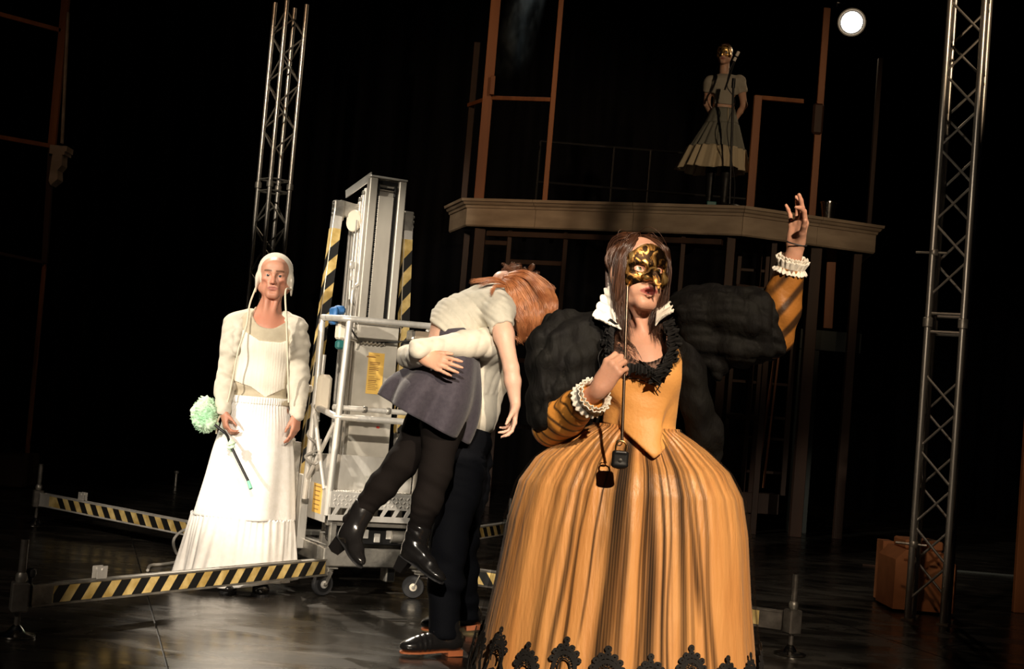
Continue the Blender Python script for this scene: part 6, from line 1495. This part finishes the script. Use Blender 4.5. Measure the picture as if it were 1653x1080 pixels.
# ------------------------------------------------------------------ masked woman on the balcony
def upstairs():
    Y = 15.2; B = np.array([P(1160, 320, Y)[0], Y, ZF]); p = lambda x, y, dY=0: P(x, y, Y+dY)
    t = thing('person', 'woman in gold mask, grey T-shirt and pale petticoat standing on the balcony', 'person', B)
    hd = Head(p(1170, 88), (-.38, -1, .02), (-.06, 0, 1), 1.0)
    v = Vol(np.array([B[0]-.45, Y-.3, ZF]), np.array([B[0]+.55, Y+.3, hd.c[2]+.16]), .012, [(2, hd.c[2]-.14, hd.c[2]+.16, .007)])
    hd.sculpt(v, male=False); nk = p(1169, 118, .03); v.cone(hd.p(0, -.02, -.05), nk, .05, .054)
    sR, eR, wR = p(1145, 132), p(1141, 168, .08), p(1152, 192, .16); sL, eL, wL = p(1195, 132), p(1201, 170, .08), p(1186, 195, .16)
    def torso(v, g=0, k=.04): v.ell(p(1169, 143), (.145+g, .10+g, .15+g), None, k); v.ell(p(1168, 172), (.12+g, .09+g, .12+g), None, k); v.cone(sR+[.03, 0, 0], sL-[.03, 0, 0], .05+g, .05+g, k)
    torso(v); v.ell(p(1167, 195), (.15, .12, .11), None, .05)
    for s, e, w_ in ((sR, eR, wR), (sL, eL, wL)): limb(v, s, e, .045, .037, .03); limb(v, e, w_, .037, .024, .02)
    hand(v, wR, (.8, .2, -.3), (0, 1, 0), (0, 0, 1), [(.3, .4, .3)]*4, 1, .06); hand(v, wL, (-.8, .2, -.3), (0, 1, 0), (0, 0, 1), [(.3, .4, .3)]*4, 1, .06)
    for q in (-1, 1): x = p(1166, 200)[0]+q*.08; v.chain([(x, Y, p(0+1166, 200)[2]), (x, Y, ZF+.45), (x, Y+.02, ZF+.09), (x, Y-.12, ZF+.04)], [.08, .055, .034, .03], .03)
    def ex(V, c): w = (V[:, 2] < p(1166, 205)[2])[:, None]; c[:] = np.where(w, np.array([.01, .01, .01]), c)
    v.build('body', M['skin'], t, skin_col((.60, .36, .25), hd, (.4, .15, .12), (.08, .04, .02), ex), B); hd.eyes(t, B)
    hv = Vol(hd.c-.15, hd.c+.16, .009); hv.ell(hd.p(0, -.024, .036), (.081, .098, .094), hd.A, .01); hv.ell(hd.p(0, -.11, .04), (.04, .04, .04), hd.A, .02); hv.ell(hd.p(0, .12, -.03), (.075, .115, .11), hd.A, .006, True); h_ = hv.build('hair', M['dark_hair'], t, None, B)
    mv = Vol(hd.c-.13, hd.c+.2, .0055); facev(mv, hd, .009, 1.)
    mv.cone(hd.p(0, .095, .01), hd.p(0, .135, -.045), .014, .012, .02); mv.plane(hd.p(0, .02, 0), -hd.f, .004); mv.plane(hd.p(0, .09, -.048), -hd.u, .005); mv.plane(hd.p(0, 0, .082), hd.u, .01)
    for q in (-1, 1): mv.cone(hd.p(q*.031, .08, 0), hd.p(q*.034, .15, 0), .012, .014, .004, sub=True)
    mv.build('gold_mask', M['gold'], t, None, B)
    M['tee_dim'] = mat('grey_brown_tshirt', (.36, .33, .27), .9)
    tv = Vol(p(1125, 190, -.25), p(1225, 105, .25), .008); torso(tv, .020); limb(tv, sR, sR+(eR-sR)*.5, .058, .060, .03); limb(tv, sL, sL+(eL-sL)*.5, .058, .060, .03)
    tv.plane(p(1168, 171), (0, 0, -1), .006); tv.plane(sL+(eL-sL)*.45, eL-sL, .004, lo=p(1188, 200, -.3)); tv.plane(sR+(eR-sR)*.45, eR-sR, .004, hi=p(1150, 100, .3)); tv.ell(nk+[0, -.03, .03], (.075, .13, .055), None, .006, True); tv.disp(folds(.006, (.3, .1, 1), 60, 3, 5)); tv.build('t_shirt', M['tee_dim'], t, None, B)
    M['net_dark'] = mat('grey_green_net', (.20, .20, .165), .9); M['net_pale'] = mat('pale_net_frill', (.52, .44, .30), .9)
    cx = p(1167, 190)[0]-B[0]; zt = p(1167, 176)[2]-ZF; zb = p(1165, 201)[2]-ZF; zc = p(1160, 241)[2]-ZF; zh = p(1150, 276)[2]-ZF
    def ring(z0, z1, r0, r1, n, am, am0=0, sx=0, wob=0.):
        def f(u, v_):
            a = u*2*PI; r = r0+(r1-r0)*v_+(am0+(am-am0)*v_)*(np.sin(a*n+1.3*np.sin(a*3))+.5*np.sin(a*n*1.7+2))
            return cx+sx[0]*(1-v_)+sx[1]*v_+np.cos(a)*r, np.sin(a)*r*.85, z0+(z1-z0)*v_+wob*v_*(np.sin(a*5+1)+.6*np.cos(a))
        return f
    surf('skirt_yoke', ring(zt, zb, .125, .185, 8, .003, 0, (0, -.01)), 120, 8, M['net_dark'], t, True, (0, 0, 0), .004)
    surf('petticoat_tier', ring(zb, zc, .187, .30, 15, .014, .004, (-.01, -.045)), 260, 16, M['net_dark'], t, True, (0, 0, 0), .004)
    surf('petticoat_frill', ring(zc+.005, zh, .300, .375, 17, .022, .014, (-.045, -.075), .012), 320, 14, M['net_pale'], t, True, (0, 0, 0), .004)
    MB().tube([(cx+.03, -.125, zt-.01), (cx+.035, -.165, zb)], .005, 6).build('skirt_tape', M['net_pale'], t)
    for q in (-1, 1):
        x = p(1166, 200)[0]+q*.08; h_ = np.array([x, Y+.05, ZF+.01]); to = np.array([x, Y-.2, ZF+.01]); sh = Vol(h_-[.08, .4, .03], to+[.08, .4, .16], .009); shoe(sh, h_, to); sh.build('shoe', M['black_leather'], t, None, B)
    # microphone stand in front of her
    b = np.array([P(1180, 300, 14.65)[0], 14.65, ZF]); ms = thing('microphone_stand', 'black microphone stand with a taped microphone in front of the balcony singer', 'microphone stand', b)
    tp = P(1186, 96, 14.65)-b; MB().lathe((0, 0, 0), [(.11, 0), (.12, .006), (.11, .018), (.03, .022)], 28).build('base', M['black_metal'], ms, True)
    MB().tube([(0, 0, .01), (tp[0]*.9, 0, tp[2]-.25)], .012, 10).build('stand_pole', M['black_metal'], ms, True)
    MB().tube([P(1170, 145, 14.65)-b, P(1186, 98, 14.64)-b], .010, 8).tube([(tp[0]*.9, 0, tp[2]-.30), (tp[0]*.9, 0, tp[2]-.20)], .02, 10).build('boom_arm', M['black_metal'], ms, True)
    a = P(1184, 100, 14.62)-b; c = P(1192, 84, 14.60)-b; d = c-a
    MB().tube([a-d*.8, a, a+d*.2], [.010, .014, .016], 10).build('microphone', M['black_metal'], ms, True)
    MB().tube([a+d*.1, a+d*.45], .0165, 10).tube([a+d*.6, a+d*1.05], .018, 10).build('white_tape', M['ruff'], ms, True)
    MB().tube([a+d*.45, a+d*.6], .0165, 10).build('black_band', M['black_metal'], ms, True)
    MB().tube(bez([a-d*.8, a-d*1.5+[.02, 0, -.1], (tp[0]*.9+.03, 0, 1.1), (tp[0]*.9-.03, 0, .8), (.03, 0, .3), (.05, .05, .03)], 8), .005, 6).build('microphone_cable', M['black_rubber'], ms, True)
upstairs()
# ------------------------------------------------------------------ wisp of stage smoke above the balcony
def smoke():
    c = P(842, 30, 16.6); o = MB().box((0, 0, 0), (.75, .5, 1.5)).build('smoke_wisp', None); o.location = c
    tag(o, 'pale wisp of stage smoke drifting above the left of the balcony', 'smoke', None, 'stuff')
    m = bpy.data.materials.new('stage_smoke'); m.use_nodes = True; nt = m.node_tree; nt.nodes.clear(); N = nt.nodes.new; L = nt.links.new
    out = N('ShaderNodeOutputMaterial'); v = N('ShaderNodeVolumePrincipled'); L(v.outputs[0], out.inputs[1]); v.inputs['Color'].default_value = (.8, .95, 1, 1)
    tc = N('ShaderNodeTexCoord'); mp = N('ShaderNodeMapping'); mp.inputs['Scale'].default_value = (1, 1, .45); mp.inputs['Rotation'].default_value = (0, .35, 0); L(tc.outputs['Object'], mp.inputs[0])
    n = N('ShaderNodeTexNoise'); n.inputs['Scale'].default_value = 6.5; n.inputs['Detail'].default_value = 5; n.inputs['Distortion'].default_value = .8; L(mp.outputs[0], n.inputs[0])
    r = N('ShaderNodeMapRange'); L(n.outputs[0], r.inputs[0]); r.inputs[1].default_value = .46; r.inputs[2].default_value = .72; r.inputs[3].default_value = 0; r.inputs[4].default_value = 1
    sp = N('ShaderNodeSeparateXYZ'); L(tc.outputs['Object'], sp.inputs[0])
    a = N('ShaderNodeMath'); a.operation = 'MULTIPLY_ADD'; L(sp.outputs[2], a.inputs[0]); a.inputs[1].default_value = -.16; L(sp.outputs[0], a.inputs[2])
    b = N('ShaderNodeMath'); b.operation = 'ABSOLUTE'; L(a.outputs[0], b.inputs[0])
    f = N('ShaderNodeMapRange'); L(b.outputs[0], f.inputs[0]); f.inputs[1].default_value = .04; f.inputs[2].default_value = .24; f.inputs[3].default_value = 1; f.inputs[4].default_value = 0
    g = N('ShaderNodeMapRange'); L(sp.outputs[2], g.inputs[0]); g.inputs[1].default_value = -.72; g.inputs[2].default_value = .3; g.inputs[3].default_value = 0; g.inputs[4].default_value = 1
    x = N('ShaderNodeMath'); x.operation = 'MULTIPLY'; L(r.outputs[0], x.inputs[0]); L(f.outputs[0], x.inputs[1])
    y = N('ShaderNodeMath'); y.operation = 'MULTIPLY'; L(x.outputs[0], y.inputs[0]); L(g.outputs[0], y.inputs[1])
    z = N('ShaderNodeMath'); z.operation = 'MULTIPLY'; L(y.outputs[0], z.inputs[0]); z.inputs[1].default_value = 2.2; L(z.outputs[0], v.inputs['Density'])
    o.data.materials.clear(); o.data.materials.append(m)
smoke()
